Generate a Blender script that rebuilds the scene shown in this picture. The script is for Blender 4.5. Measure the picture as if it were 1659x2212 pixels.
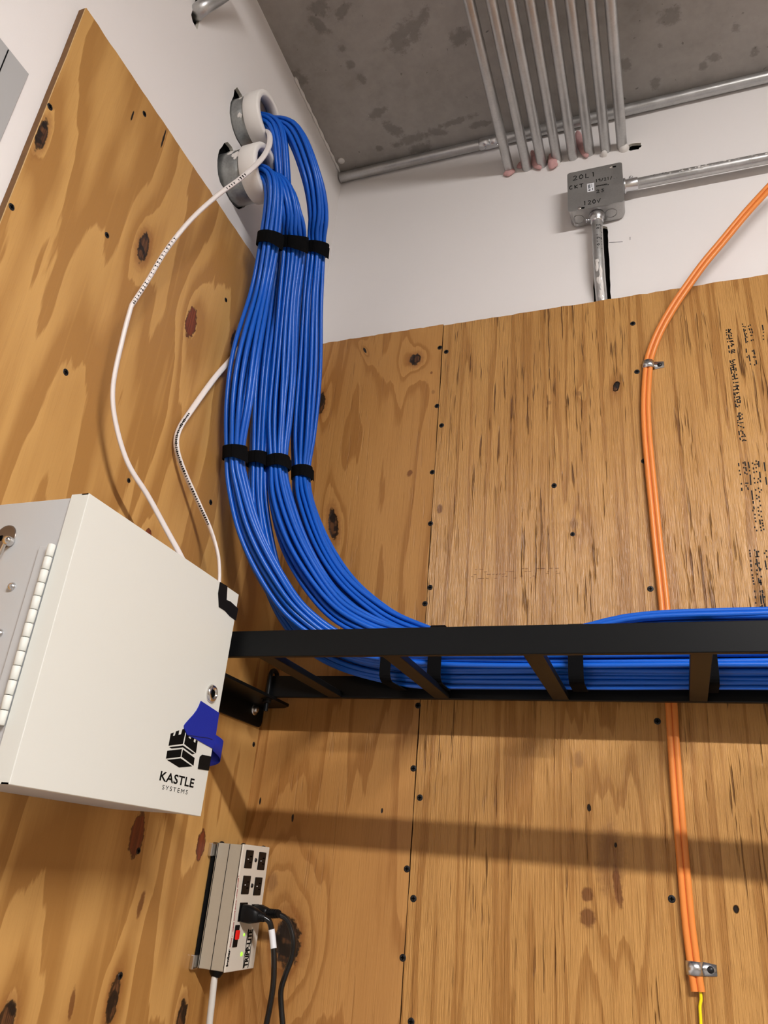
import bpy, bmesh, math, random
import numpy as np
from mathutils import Vector, Matrix

for o in list(bpy.data.objects): bpy.data.objects.remove(o)
scene = bpy.context.scene
COL = scene.collection
rng = np.random.default_rng(7)
random.seed(7)

# ------------------------------------------------------------------ camera
CAM = np.array([0.736183952, -1.319322091, 1.518187476])
ROT = np.array([[0.939590362, 0.332118274, 0.082869795],      # image right
                [-0.070665608, 0.425082754, -0.902391835],    # image down
                [-0.33492734, 0.842022627, 0.422872999]])     # view direction
FPX, CX, CY, IW, IH = 1650.0, 829.5, 1106.0, 1659.0, 2212.0
cam_data = bpy.data.cameras.new('camera')
cam_data.sensor_fit = 'VERTICAL'
cam_data.sensor_height = 24.0
cam_data.lens = FPX / IH * 24.0
cam_data.clip_start = 0.02
cam = bpy.data.objects.new('camera', cam_data)
COL.objects.link(cam)
M4 = Matrix.Identity(4)
for i in range(3):
    M4[i][0] = ROT[0][i]; M4[i][1] = -ROT[1][i]; M4[i][2] = -ROT[2][i]; M4[i][3] = CAM[i]
cam.matrix_world = M4
scene.camera = cam

# ------------------------------------------------------------------ world, exposure, lamps
world = bpy.data.worlds.new('world')
scene.world = world
world.use_nodes = True
world.node_tree.nodes['Background'].inputs[0].default_value = (0.5, 0.48, 0.45, 1)
world.node_tree.nodes['Background'].inputs[1].default_value = 0.02
scene.view_settings.view_transform = 'Standard'
scene.view_settings.look = 'None'
scene.view_settings.gamma = 1.0
scene.view_settings.use_curve_mapping = False
scene.view_settings.exposure = 0.0
LAMP_STRENGTH = 480.0
LAMP_COLOR = (1.0, 0.962, 0.945)
LAMPS = [(1.95, -2.02, 2.86)]      # one pendant strip light, 1.3 m long, along x
CEIL = 3.2

def wp(px, py, ax, v):
    """the point of plane (axis ax = v) seen at photo position px, py"""
    d = ROT.T @ np.array([(px - CX) / FPX, (py - CY) / FPX, 1.0])
    t = (v - CAM[ax]) / d[ax]
    return CAM + t * d

# ------------------------------------------------------------------ mesh helpers
class MB:
    def __init__(self): self.v = []; self.f = []; self.m = []; self.s = []
    def add(self, verts, faces, mat=0, smooth=False):
        b = len(self.v)
        self.v.extend([tuple(map(float, p)) for p in verts])
        for f in faces:
            self.f.append(tuple(i + b for i in f)); self.m.append(mat); self.s.append(smooth)
        return self
    def box(self, x0, x1, y0, y1, z0, z1, mat=0):
        v = [(x0, y0, z0), (x1, y0, z0), (x1, y1, z0), (x0, y1, z0), (x0, y0, z1), (x1, y0, z1), (x1, y1, z1), (x0, y1, z1)]
        f = [(0, 3, 2, 1), (4, 5, 6, 7), (0, 1, 5, 4), (1, 2, 6, 5), (2, 3, 7, 6), (3, 0, 4, 7)]
        return self.add(v, f, mat)
    def rbox(self, x0, x1, y0, y1, z0, z1, r=.002, seg=2, mat=0):
        bm = bmesh.new()
        bmesh.ops.create_cube(bm, size=1.0)
        for q in bm.verts:
            q.co = Vector((x0 + (q.co.x + .5) * (x1 - x0), y0 + (q.co.y + .5) * (y1 - y0), z0 + (q.co.z + .5) * (z1 - z0)))
        bmesh.ops.bevel(bm, geom=list(bm.edges), offset=r, segments=seg, profile=.5, affect='EDGES')
        return self.bm(bm, mat, False)
    def bm(self, bm, mat=0, smooth=False):
        bm.verts.index_update()
        self.add([q.co for q in bm.verts], [[q.index for q in f.verts] for f in bm.faces], mat, smooth)
        bm.free(); return self
    def prism(self, poly, axis, a, b, mat=0):
        """poly: 2-D outline in the two other axes (order x,y,z without axis); extruded from a to b along axis"""
        n = len(poly)
        def mk(p, t):
            c = list(p); c.insert(axis, t); return c
        v = [mk(p, a) for p in poly] + [mk(p, b) for p in poly]
        f = [tuple(range(n))[::-1], tuple(range(n, 2 * n))] + [(i, (i + 1) % n, (i + 1) % n + n, i + n) for i in range(n)]
        return self.add(v, f, mat)
    def tube(self, pts, r, n=10, mat=0, caps=True, r2=None, twist=0.0, hollow=0.0):
        pts = np.asarray(pts, float)
        k = len(pts)
        r = np.broadcast_to(np.asarray(r, float), (k,))
        rb = r if r2 is None else np.broadcast_to(np.asarray(r2, float), (k,))
        T = np.gradient(pts, axis=0); T /= np.linalg.norm(T, axis=1)[:, None] + 1e-12
        up = np.array([0, 0, 1.]) if abs(T[0][2]) < .9 else np.array([1., 0, 0])
        A = np.cross(T[0], up); A /= np.linalg.norm(A)
        V = []
        for i in range(k):
            A = A - T[i] * (A @ T[i]); A /= np.linalg.norm(A) + 1e-12
            B = np.cross(T[i], A)
            tw = twist * i / max(1, k - 1)
            for j in range(n):
                a = 2 * math.pi * j / n
                c, s = math.cos(a) * r[i], math.sin(a) * rb[i]
                ca, sa = math.cos(tw), math.sin(tw)
                V.append(pts[i] + A * (c * ca - s * sa) + B * (c * sa + s * ca))
        F = []
        for i in range(k - 1):
            for j in range(n):
                F.append((i * n + j, i * n + (j + 1) % n, (i + 1) * n + (j + 1) % n, (i + 1) * n + j))
        self.add(V, F, mat, True)
        if caps:
            self.add([V[j] for j in range(n)], [tuple(range(n))[::-1]], mat)
            self.add([V[(k - 1) * n + j] for j in range(n)], [tuple(range(n))], mat)
        return self
    def lathe(self, prof, origin, axis=0, n=24, mat=0, sign=1):
        """prof: (radius, along) pairs revolved about a line through origin parallel to axis"""
        o = np.asarray(origin, float); V = []; F = []
        e = [np.array([1., 0, 0]), np.array([0, 1., 0]), np.array([0, 0, 1.])]
        d = e[axis] * sign; u = e[(axis + 1) % 3]; w = e[(axis + 2) % 3] * sign
        for (r, t) in prof:
            for j in range(n):
                a = 2 * math.pi * j / n
                V.append(o + d * t + u * r * math.cos(a) + w * r * math.sin(a))
        for i in range(len(prof) - 1):
            for j in range(n):
                F.append((i * n + j, i * n + (j + 1) % n, (i + 1) * n + (j + 1) % n, (i + 1) * n + j))
        return self.add(V, F, mat, True)

def children_of(o): return [c for c in COL.objects if c.parent == o]

def root_loc(o):
    loc = Vector((0, 0, 0))
    while o is not None:
        loc = loc + o.location; o = o.parent
    return loc

def obj(name, mb, mats, parent=None, label=None, bevel=0.0, kind=None, base=None):
    me = bpy.data.meshes.new(name)
    off = root_loc(parent) if parent is not None else (Vector(base) if base is not None else Vector((0, 0, 0)))
    V = (np.array(mb.v) - np.array(off)) if len(mb.v) else np.zeros((0, 3))
    me.from_pydata([tuple(p) for p in V], [], mb.f)
    if not isinstance(mats, (list, tuple)): mats = [mats]
    for m in mats: me.materials.append(m)
    me.polygons.foreach_set('material_index', mb.m)
    me.polygons.foreach_set('use_smooth', mb.s)
    me.update()
    o = bpy.data.objects.new(name, me)
    COL.objects.link(o)
    if parent is not None: o.parent = parent
    elif base is not None: o.location = base
    if bevel:
        md = o.modifiers.new('bevel', 'BEVEL'); md.width = bevel; md.segments = 2; md.limit_method = 'ANGLE'
    if label: o['label'] = label
    if kind: o['kind'] = kind
    return o

def tag(o, label, cat, group=None, kind=None):
    o['label'] = label; o['category'] = cat
    if group: o['group'] = group
    if kind: o['kind'] = kind
    return o

def thing(name, loc, label, cat, group=None):
    o = bpy.data.objects.new(name, None); COL.objects.link(o)
    o.location = [float(c) for c in loc]; o.empty_display_size = .03
    return tag(o, label, cat, group)

def struct(name, mb, mat):
    o = obj(name, mb, mat); o['kind'] = 'structure'; return o

def catmull(P, n):
    P = np.asarray(P, float)
    d = np.r_[0, np.cumsum(np.linalg.norm(np.diff(P[:, :3], axis=0), axis=1) ** .5 + 1e-6)]
    t = np.linspace(0, d[-1], n)
    # centripetal-like Hermite with finite-difference tangents
    m = np.zeros_like(P)
    for i in range(len(P)):
        a, b = max(0, i - 1), min(len(P) - 1, i + 1)
        m[i] = (P[b] - P[a]) / (d[b] - d[a])
    out = np.zeros((n, P.shape[1]))
    k = np.clip(np.searchsorted(d, t, side='right') - 1, 0, len(P) - 2)
    h = (d[k + 1] - d[k]); s = ((t - d[k]) / h)[:, None]; h = h[:, None]
    out = (2*s**3 - 3*s**2 + 1) * P[k] + (s**3 - 2*s**2 + s) * h * m[k] + (-2*s**3 + 3*s**2) * P[k+1] + (s**3 - s**2) * h * m[k+1]
    return out

# ------------------------------------------------------------------ materials
def srgb(r, g, b):
    f = lambda c: (c / 255) / 12.92 if c / 255 <= .04045 else ((c / 255 + .055) / 1.055) ** 2.4
    return (f(r), f(g), f(b), 1.0)

class NT:
    def __init__(self, name):
        self.mat = bpy.data.materials.new(name); self.mat.use_nodes = True
        self.t = self.mat.node_tree; self.n = self.t.nodes
        self.p = self.n['Principled BSDF']
    def node(self, typ, **kw):
        x = self.n.new(typ)
        for k, v in kw.items(): setattr(x, k, v)
        return x
    def link(self, a, b): self.t.links.new(a, b)
    def put(self, sock, v):
        if hasattr(v, 'is_linked') or isinstance(v, bpy.types.NodeSocket): self.link(v, sock)
        else: sock.default_value = v
    def math(self, op, a, b=None, c=None):
        x = self.node('ShaderNodeMath', operation=op)
        for i, v in enumerate((a, b, c)):
            if v is not None: self.put(x.inputs[i], v)
        return x.outputs[0]
    def vmath(self, op, a, b=None):
        x = self.node('ShaderNodeVectorMath', operation=op)
        self.put(x.inputs[0], a)
        if b is not None: self.put(x.inputs[1], b)
        return x.outputs['Value'] if op in ('LENGTH', 'DOT_PRODUCT', 'DISTANCE') else x.outputs[0]
    def mixc(self, f, a, b, mode='MIX'):
        x = self.node('ShaderNodeMix', data_type='RGBA', blend_type=mode)
        self.put(x.inputs[0], f); self.put(x.inputs[6], a); self.put(x.inputs[7], b)
        return x.outputs[2]
    def noise(self, vec, scale, detail=2.0, rough=.5, dist=0.0):
        x = self.node('ShaderNodeTexNoise')
        self.link(vec, x.inputs['Vector'])
        x.inputs['Scale'].default_value = scale; x.inputs['Detail'].default_value = detail
        x.inputs['Roughness'].default_value = rough; x.inputs['Distortion'].default_value = dist
        return x.outputs['Fac']
    def ramp(self, fac, stops, interp='LINEAR'):
        x = self.node('ShaderNodeValToRGB'); x.color_ramp.interpolation = interp
        e = x.color_ramp.elements
        while len(e) < len(stops): e.new(.5)
        for i, (p, c) in enumerate(stops):
            e[i].position = p; e[i].color = c if len(c) == 4 else (*c, 1)
        self.put(x.inputs[0], fac)
        return x.outputs[0]
    def smooth(self, v, a, b, lo=0.0, hi=1.0):
        x = self.node('ShaderNodeMapRange', interpolation_type='SMOOTHSTEP')
        self.put(x.inputs[0], v)
        for i, q in enumerate((a, b, lo, hi)): x.inputs[i + 1].default_value = q
        return x.outputs[0]
    def pos(self):
        return self.node('ShaderNodeNewGeometry').outputs['Position']
    def bump(self, h, strength=.3, dist=.001):
        x = self.node('ShaderNodeBump'); x.inputs['Strength'].default_value = strength; x.inputs['Distance'].default_value = dist
        self.link(h, x.inputs['Height']); self.link(x.outputs[0], self.p.inputs['Normal'])

def flat(name, col, rough=.5, metal=0.0, spec=.5, var=0.0, vscale=40, bump=0.0, bscale=200, emit=None, coat=0.0):
    m = NT(name); p = m.p
    P = m.pos()
    if var:
        f = m.noise(P, vscale, 3)
        dark = tuple(c * (1 - var) for c in col[:3]) + (1,)
        lite = tuple(min(1, c * (1 + var)) for c in col[:3]) + (1,)
        m.link(m.mixc(f, dark, lite), p.inputs['Base Color'])
    else: p.inputs['Base Color'].default_value = col
    p.inputs['Roughness'].default_value = rough; p.inputs['Metallic'].default_value = metal
    p.inputs['Specular IOR Level'].default_value = spec
    if coat: p.inputs['Coat Weight'].default_value = coat
    if bump: m.bump(m.noise(P, bscale, 3), bump, .001)
    if emit:
        p.inputs['Emission Color'].default_value = emit[0]; p.inputs['Emission Strength'].default_value = emit[1]
    return m.mat

M_WHITE = flat('white_wall_paint', (.78, .752, .738, 1), .62, spec=.3, var=.02, vscale=6, bump=.06, bscale=260)
M_FLOOR = flat('grey_floor_paint', (.24, .23, .22, 1), .5, var=.1, vscale=4)
M_BLACK = flat('black_powder_coat', (.0035, .004, .0045, 1), .42, spec=.16, bump=.05, bscale=900)
M_STRAP = flat('black_hook_and_loop', (.004, .004, .0045, 1), .95, spec=.08, bump=.4, bscale=1500)
M_DARK = flat('dark_cavity', (.006, .006, .006, 1), .9, spec=.1)
M_BLUE = flat('blue_cable_jacket', srgb(14, 91, 196), .36, spec=.45, var=.05, vscale=20)
M_WJACK = flat('white_cable_jacket', (.80, .75, .73, 1), .42, spec=.4)
M_ORANGE = flat('orange_jacket', srgb(226, 136, 64), .38, spec=.4, var=.04, vscale=30)
M_YELLOW = flat('yellow_jacket', srgb(240, 225, 10), .4)
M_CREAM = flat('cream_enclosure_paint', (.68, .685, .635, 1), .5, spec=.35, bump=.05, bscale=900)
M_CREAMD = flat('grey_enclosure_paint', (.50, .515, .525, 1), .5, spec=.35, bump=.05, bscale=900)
M_CHROME = flat('chrome', (.72, .70, .68, 1), .16, 1.0)
M_ZINC = flat('bright_zinc', (.66, .67, .69, 1), .26, 1.0, var=.06, vscale=60)
M_SCREW = flat('black_screw', (.02, .02, .022, 1), .42, .55)
M_SLOT = flat('black_recess', (.002, .002, .002, 1), .9, spec=.05)
M_INK = flat('black_ink', (.010, .008, .007, 1), .6, spec=.2)
M_PRINT = flat('black_print', (.004, .004, .004, 1), .6, spec=.08)
M_TAPE = flat('blue_painter_tape', srgb(28, 42, 150), .62, spec=.25, var=.06, vscale=30, bump=.15, bscale=700)
M_FOAM = flat('black_tape', (.005, .005, .005, 1), .6, spec=.12)
M_PVC = flat('white_bushing_plastic', (.80, .775, .745, 1), .4, spec=.4)
M_PINK = flat('pink_insulation_wool', srgb(200, 158, 156), .95, spec=.05, var=.15, vscale=150, bump=.8, bscale=500)
M_GYPS = flat('torn_gypsum', (.72, .68, .60, 1), .9, spec=.1, var=.12, vscale=120, bump=.5, bscale=300)
M_GREYP = flat('grey_panel_paint', (.40, .40, .40, 1), .5)
M_GREYL = flat('light_grey_aluminium', srgb(172, 164, 148), .48, .0, var=.04, vscale=200)
M_OFFW = flat('off_white_faceplate', srgb(214, 208, 196), .45)
M_RED = flat('red_print', srgb(150, 30, 40), .5)
M_BLKPL = flat('black_plastic', (.004, .004, .0045, 1), .42, spec=.2)
M_CORD = flat('glossy_black_cord', (.006, .006, .0065, 1), .22, spec=.5)
M_LABEL = flat('white_label', (.74, .76, .8, 1), .45)
M_REDLIT = flat('red_lit_rocker', (.35, .0, .0, 1), .25, emit=((1, .03, .02, 1), .35))
M_GREENLIT = flat('green_indicator', (.2, .6, .05, 1), .3, emit=((.45, 1, .05, 1), .9))
M_WCORD = flat('grey_white_cord', (.62, .60, .56, 1), .45)
M_CAULK = flat('white_caulk', (.72, .69, .66, 1), .6)
M_FIX = flat('white_fixture', (.8, .8, .8, 1), .5)
M_LENS = flat('lamp_lens', (.9, .9, .9, 1), .5, emit=((*LAMP_COLOR, 1), LAMP_STRENGTH))

def galvanized(name, base, rough, streak):
    m = NT(name); P = m.pos(); p = m.p
    a = m.noise(P, 28, 4, .6); b = m.noise(P, 240, 2)
    f = m.math('ADD', m.math('MULTIPLY', a, .7), m.math('MULTIPLY', b, .3))
    lo = tuple(c * (1 - streak) for c in base) + (1,); hi = tuple(min(1, c * (1 + streak)) for c in base) + (1,)
    m.link(m.ramp(f, [(.3, lo), (.7, hi)]), p.inputs['Base Color'])
    m.link(m.smooth(a, .3, .75, rough - .06, rough + .1), p.inputs['Roughness'])
    p.inputs['Metallic'].default_value = .85
    m.bump(b, .05, .001)
    return m.mat
M_EMT = galvanized('galvanised_conduit', (.50, .50, .495), .36, .14)
M_JB = galvanized('galvanised_box', (.40, .395, .385), .34, .12)
M_RIGID = galvanized('grey_steel_sleeve', (.36, .375, .375), .42, .25)

def knot_group():
    g = bpy.data.node_groups.new('knot', 'ShaderNodeTree')
    I = g.interface
    for nm, ty in (('Vector', 'NodeSocketVector'), ('Center', 'NodeSocketVector'), ('InvSize', 'NodeSocketVector'), ('Wob', 'NodeSocketFloat'), ('Tilt', 'NodeSocketFloat')):
        I.new_socket(nm, in_out='INPUT', socket_type=ty)
    for nm in ('Dist', 'Field'): I.new_socket(nm, in_out='OUTPUT', socket_type='NodeSocketFloat')
    N = g.nodes; L = g.links
    gi = N.new('NodeGroupInput'); go = N.new('NodeGroupOutput')
    s = N.new('ShaderNodeVectorMath'); s.operation = 'SUBTRACT'
    L.new(gi.outputs[0], s.inputs[0]); L.new(gi.outputs[1], s.inputs[1])
    rot = N.new('ShaderNodeVectorRotate'); rot.rotation_type = 'Z_AXIS'
    L.new(s.outputs[0], rot.inputs['Vector']); L.new(gi.outputs[4], rot.inputs['Angle'])
    q = N.new('ShaderNodeVectorMath'); q.operation = 'MULTIPLY'
    L.new(rot.outputs[0], q.inputs[0]); L.new(gi.outputs[2], q.inputs[1])
    l = N.new('ShaderNodeVectorMath'); l.operation = 'LENGTH'
    L.new(q.outputs[0], l.inputs[0])
    a = N.new('ShaderNodeMath'); a.operation = 'ADD'
    L.new(l.outputs['Value'], a.inputs[0]); L.new(gi.outputs[3], a.inputs[1])
    L.new(a.outputs[0], go.inputs[0])
    # field = 1 / (1 + (d/2.2)^2)
    d2 = N.new('ShaderNodeMath'); d2.operation = 'MULTIPLY'; L.new(l.outputs['Value'], d2.inputs[0]); d2.inputs[1].default_value = .36
    p2 = N.new('ShaderNodeMath'); p2.operation = 'POWER'; L.new(d2.outputs[0], p2.inputs[0]); p2.inputs[1].default_value = 2.4
    ad = N.new('ShaderNodeMath'); ad.operation = 'ADD'; L.new(p2.outputs[0], ad.inputs[0]); ad.inputs[1].default_value = 1.0
    dv = N.new('ShaderNodeMath'); dv.operation = 'DIVIDE'; dv.inputs[0].default_value = 1.0; L.new(ad.outputs[0], dv.inputs[1])
    L.new(dv.outputs[0], go.inputs[1])
    return g
KNOT = knot_group()

def plywood(name, axis, knots, bands, stretch, warp, cols, fine, streaks, shift, edge=.5, rough=.42, bumpk=.35, lean=0.0, bdist=.002):
    """axis 0: sheet lies in xz, 1: in yz.  knots: (u, z, ru, rz, tilt, kind, field)"""
    m = NT(name); p = m.p
    P = m.pos()
    sx = m.node('ShaderNodeSeparateXYZ'); m.link(P, sx.inputs[0])
    u = sx.outputs[axis]; z = sx.outputs[2]
    uu = m.math('ADD', u, m.math('MULTIPLY', z, lean))
    cb = m.node('ShaderNodeCombineXYZ'); m.link(u, cb.inputs[0]); m.link(z, cb.inputs[1])
    UV = cb.outputs[0]
    def scaled(a, b, off=0.0):
        c = m.node('ShaderNodeCombineXYZ')
        m.link(m.math('MULTIPLY', uu, a), c.inputs[0]); m.link(m.math('MULTIPLY', z, b), c.inputs[1]); c.inputs[2].default_value = shift + off
        return c.outputs[0]
    wob = m.math('MULTIPLY', m.math('SUBTRACT', m.noise(UV, 90, 3, .6), .5), 1.0)
    field = None; masks = []
    for (ku, kz, ru, rz, tilt, kind, fs) in knots:
        g = m.node('ShaderNodeGroup'); g.node_tree = KNOT
        m.link(UV, g.inputs[0]); g.inputs[1].default_value = (ku, kz, 0); g.inputs[2].default_value = (1 / ru, 1 / rz, 0)
        m.link(wob, g.inputs[3]); g.inputs[4].default_value = tilt
        if fs:
            t = m.math('MULTIPLY', g.outputs[1], fs)
            field = t if field is None else m.math('ADD', field, t)
        if kind: masks.append((kind, g.outputs[0]))
    # ring field: slow noise drawn out along the grain, cut into contour bands
    base = m.math('MULTIPLY', m.noise(scaled(*stretch), 1.0, 2.5, .5), warp)
    base = m.math('ADD', base, m.math('MULTIPLY', uu, bands[1]))
    if field is not None: base = m.math('ADD', base, field)
    jit = m.math('MULTIPLY', m.noise(scaled(60, 5, 3.1), 1.0, 3, .6), .10 / max(1, bands[0] / 4) * 4)
    t = m.math('FRACT', m.math('MULTIPLY', m.math('ADD', base, m.math('MULTIPLY', jit, .32)), bands[0]))
    c0, c1, c2 = cols
    ring = m.ramp(t, [(0.0, c0), (edge, tuple(.75 * a + .25 * b for a, b in zip(c0[:3], c1[:3]))), (.5 + edge * .45, c1), (.955, c1), (1.0, c0)])
    # long fibres and blotches
    fib = m.noise(scaled(420, 7, 1.7), 1.0, 3, .65)
    ring = m.mixc(m.smooth(fib, .52, .80, 0, fine), ring, c2)
    fib2 = m.noise(scaled(950, 22, 6.6), 1.0, 2, .6)
    ring = m.mixc(m.smooth(fib2, .54, .78, 0, fine * .7), ring, c2)
    blot = m.noise(scaled(7, 2.2, 9.0), 1.0, 3, .6)
    ring = m.mixc(m.smooth(blot, .42, .75, 0, .38), ring, c1)
    lite = m.noise(scaled(120, 3, 14.0), 1.0, 2, .5)
    ring = m.mixc(m.smooth(lite, .55, .85, 0, .28), ring, tuple(min(1, a * 1.22) for a in c0[:3]) + (1,))
    height = m.math('ADD', m.math('ADD', m.math('MULTIPLY', fib, .6), m.math('MULTIPLY', fib2, .35)), m.math('MULTIPLY', t, .25))
    if streaks:
        ck = m.noise(scaled(190, 9, 5.0), 1.0, 2, .6)
        ckz = m.noise(scaled(9, 2.6, 21.0), 1.0, 2, .5)
        cm = m.math('MULTIPLY', m.smooth(ck, .60, .70), m.smooth(ckz, .36, .60))
        ring = m.mixc(m.math('MULTIPLY', cm, streaks), ring, srgb(92, 52, 22))
        height = m.math('SUBTRACT', height, m.math('MULTIPLY', cm, .9))
    for kind, d in masks:
        if kind == 'dark':
            halo = m.smooth(d, 1.1, 2.0, 1, 0)
            ring = m.mixc(m.math('MULTIPLY', halo, .42), ring, srgb(120, 66, 30))
            core = m.smooth(d, .75, 1.05, 1, 0)
            inner = m.mixc(m.smooth(fib, .40, .62), srgb(64, 38, 22), srgb(104, 68, 40))
            ring = m.mixc(core, ring, inner)
            side = m.smooth(m.noise(UV, 38, 2, .5), .46, .54)
            ring = m.mixc(m.math('MULTIPLY', m.math('MULTIPLY', core, side), .95), ring, srgb(20, 13, 10))
            rim = m.math('MULTIPLY', m.smooth(d, .62, .9), m.smooth(d, .95, 1.15, 1, 0))
            ring = m.mixc(m.math('MULTIPLY', rim, .85), ring, srgb(16, 10, 8))
            height = m.math('SUBTRACT', height, m.math('MULTIPLY', core, 1.4))
        elif kind == 'red':
            core = m.smooth(d, .88, 1.02, 1, 0)
            inner = m.mixc(m.smooth(fib, .42, .66), srgb(122, 58, 28), srgb(88, 38, 18))
            ring = m.mixc(core, ring, inner)
            rim = m.math('MULTIPLY', m.smooth(d, .80, .95), m.smooth(d, .98, 1.1, 1, 0))
            ring = m.mixc(m.math('MULTIPLY', rim, .7), ring, srgb(60, 26, 12))
        elif kind == 'slit':
            core = m.smooth(d, .7, 1.05, 1, 0)
            ring = m.mixc(core, ring, srgb(22, 13, 10))
            height = m.math('SUBTRACT', height, m.math('MULTIPLY', core, 1.6))
        elif kind == 'stain':
            core = m.smooth(d, .5, 1.25, 1, 0)
            ring = m.mixc(m.math('MULTIPLY', core, .5), ring, srgb(112, 70, 40))
        elif kind == 'brown':
            core = m.smooth(d, .7, 1.15, 1, 0)
            ring = m.mixc(m.math('MULTIPLY', core, .8), ring, srgb(104, 58, 26))
    m.link(ring, p.inputs['Base Color'])
    p.inputs['Roughness'].default_value = rough
    p.inputs['Specular IOR Level'].default_value = .5
    m.bump(height, bumpk, bdist)
    return m.mat

def K(px, py, ax, v, ru, rz, tilt, kind, fs):
    q = wp(px, py, ax, v)
    return (float(q[1 - ax]), float(q[2]), ru, rz, tilt, kind, fs)

LP, BP = .0135, -.028        # front faces of the plywood on the left and the back wall
def KL(px, py, ru, rz, tilt=0, kind='dark', fs=.2): return K(px, py, 0, LP, ru, rz, tilt, kind, fs)
def KB(px, py, ru, rz, tilt=0, kind='dark', fs=.0): return K(px, py, 1, BP, ru, rz, tilt, kind, fs)

knots_left = [KL(310, 535, .012, .026, 0, 'dark', .25), KL(413, 697, .014, .030, 0, 'red', .33), KL(90, 292, .008, .026, 0, 'dark', .2),
              KL(118, 325, .030, .040, 0, None, .16), KL(506, 735, .010, .020, 0, 'dark', .12), KL(296, 1803, .0155, .030, 0, 'red', .10),
              KL(434, 1826, .012, .022, 0, 'red', .10), KL(244, 2160, .011, .028, 0, 'dark', .30), KL(392, 2200, .012, .024, 0, 'dark', .3),
              KL(304, 1955, .006, .018, .2, 'brown', .10), KL(155, 2170, .005, .018, -.1, 'brown', .0), KL(320, 1155, .007, .010, 0, 'red', .1),
              KL(14, 2208, .012, .02, 0, 'dark', .25), KL(250, 1040, .10, .16, 0, None, .18), KL(110, 830, .10, .22, 0, None, -.2),
              KL(286, 250, .002, .012, 0, 'slit', 0), KL(353, 300, .0022, .022, 0, 'slit', 0)]
M_PLY_LEFT = plywood('plywood_left', 1, knots_left, (5.2, .5), (7.5, 1.15), 1.15,
                     (srgb(200, 155, 91), srgb(166, 120, 63), srgb(148, 103, 52)), .24, .0, 2.3, edge=.30, rough=.46, bumpk=.14)
knots_bl = [KB(897, 776, .012, .014, 0, 'dark', .30), KB(788, 757, .003, .010, -.5, 'slit', .22), KB(720, 1132, .010, .034, -.22, 'dark', .25),
            KB(693, 872, .010, .028, 0, 'dark', .2), KB(621, 2033, .022, .034, -.1, 'dark', .45), KB(588, 1905, .011, .017, 0, 'stain', .12),
            KB(565, 1545, .003, .012, 0, 'slit', 0), KB(885, 1022, .006, .008, .4, 'brown', 0), KB(632, 1767, .0022, .007, 0, 'slit', 0),
            KB(562, 1730, .002, .006, 0, 'slit', 0), KB(825, 1752, .002, .005, 0, 'slit', 0), KB(932, 805, .003, .004, 0, 'brown', 0), KB(936, 847, .004, .006, 0, 'stain', 0)]
M_PLY_BL = plywood('plywood_back_left', 0, knots_bl, (7.0, .9), (9, 1.0), .9,
                   (srgb(184, 135, 76), srgb(158, 109, 55), srgb(134, 90, 42)), .42, .18, 7.7, edge=.62, rough=.45, bumpk=.35)
knots_br = [KB(1331, 835, .006, .011, .2, 'dark', .10), KB(1318, 1858, .022, .055, .05, 'stain', .40), KB(1268, 1932, .009, .010, 0, 'brown', 0),
            KB(1270, 1982, .012, .014, 0, 'brown', 0), KB(1334, 1915, .006, .030, -.12, 'brown', .12), KB(1272, 1745, .003, .005, 0, 'slit', 0),
            KB(1240, 1132, .008, .012, 0, 'stain', .12), KB(1250, 850, .006, .006, 0, 'stain', .1), KB(1187, 870, .004, .005, 0, 'stain', 0),
            KB(1330, 1825, .0025, .0035, 0, 'slit', 0), KB(950, 1100, .006, .01, 0, 'brown', 0), KB(1590, 1965, .004, .006, 0, 'slit', 0), KB(1250, 1640, .008, .014, 0, 'stain', .1)]
M_PLY_BR = plywood('plywood_back_right', 0, knots_br, (5.0, 2.2), (26, .55), .85,
                   (srgb(198, 149, 86), srgb(168, 119, 62), srgb(130, 86, 40)), .66, .8, 4.4, edge=.62, rough=.34, bumpk=1.0, bdist=.004)
M_PLYEDGE = flat('plywood_edge', srgb(112, 76, 36), .7, var=.35, vscale=60, bump=.4, bscale=200)
M_PLYEDGEL = flat('plywood_edge_face_veneer', srgb(206, 170, 112), .6, var=.1, vscale=60)

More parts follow.
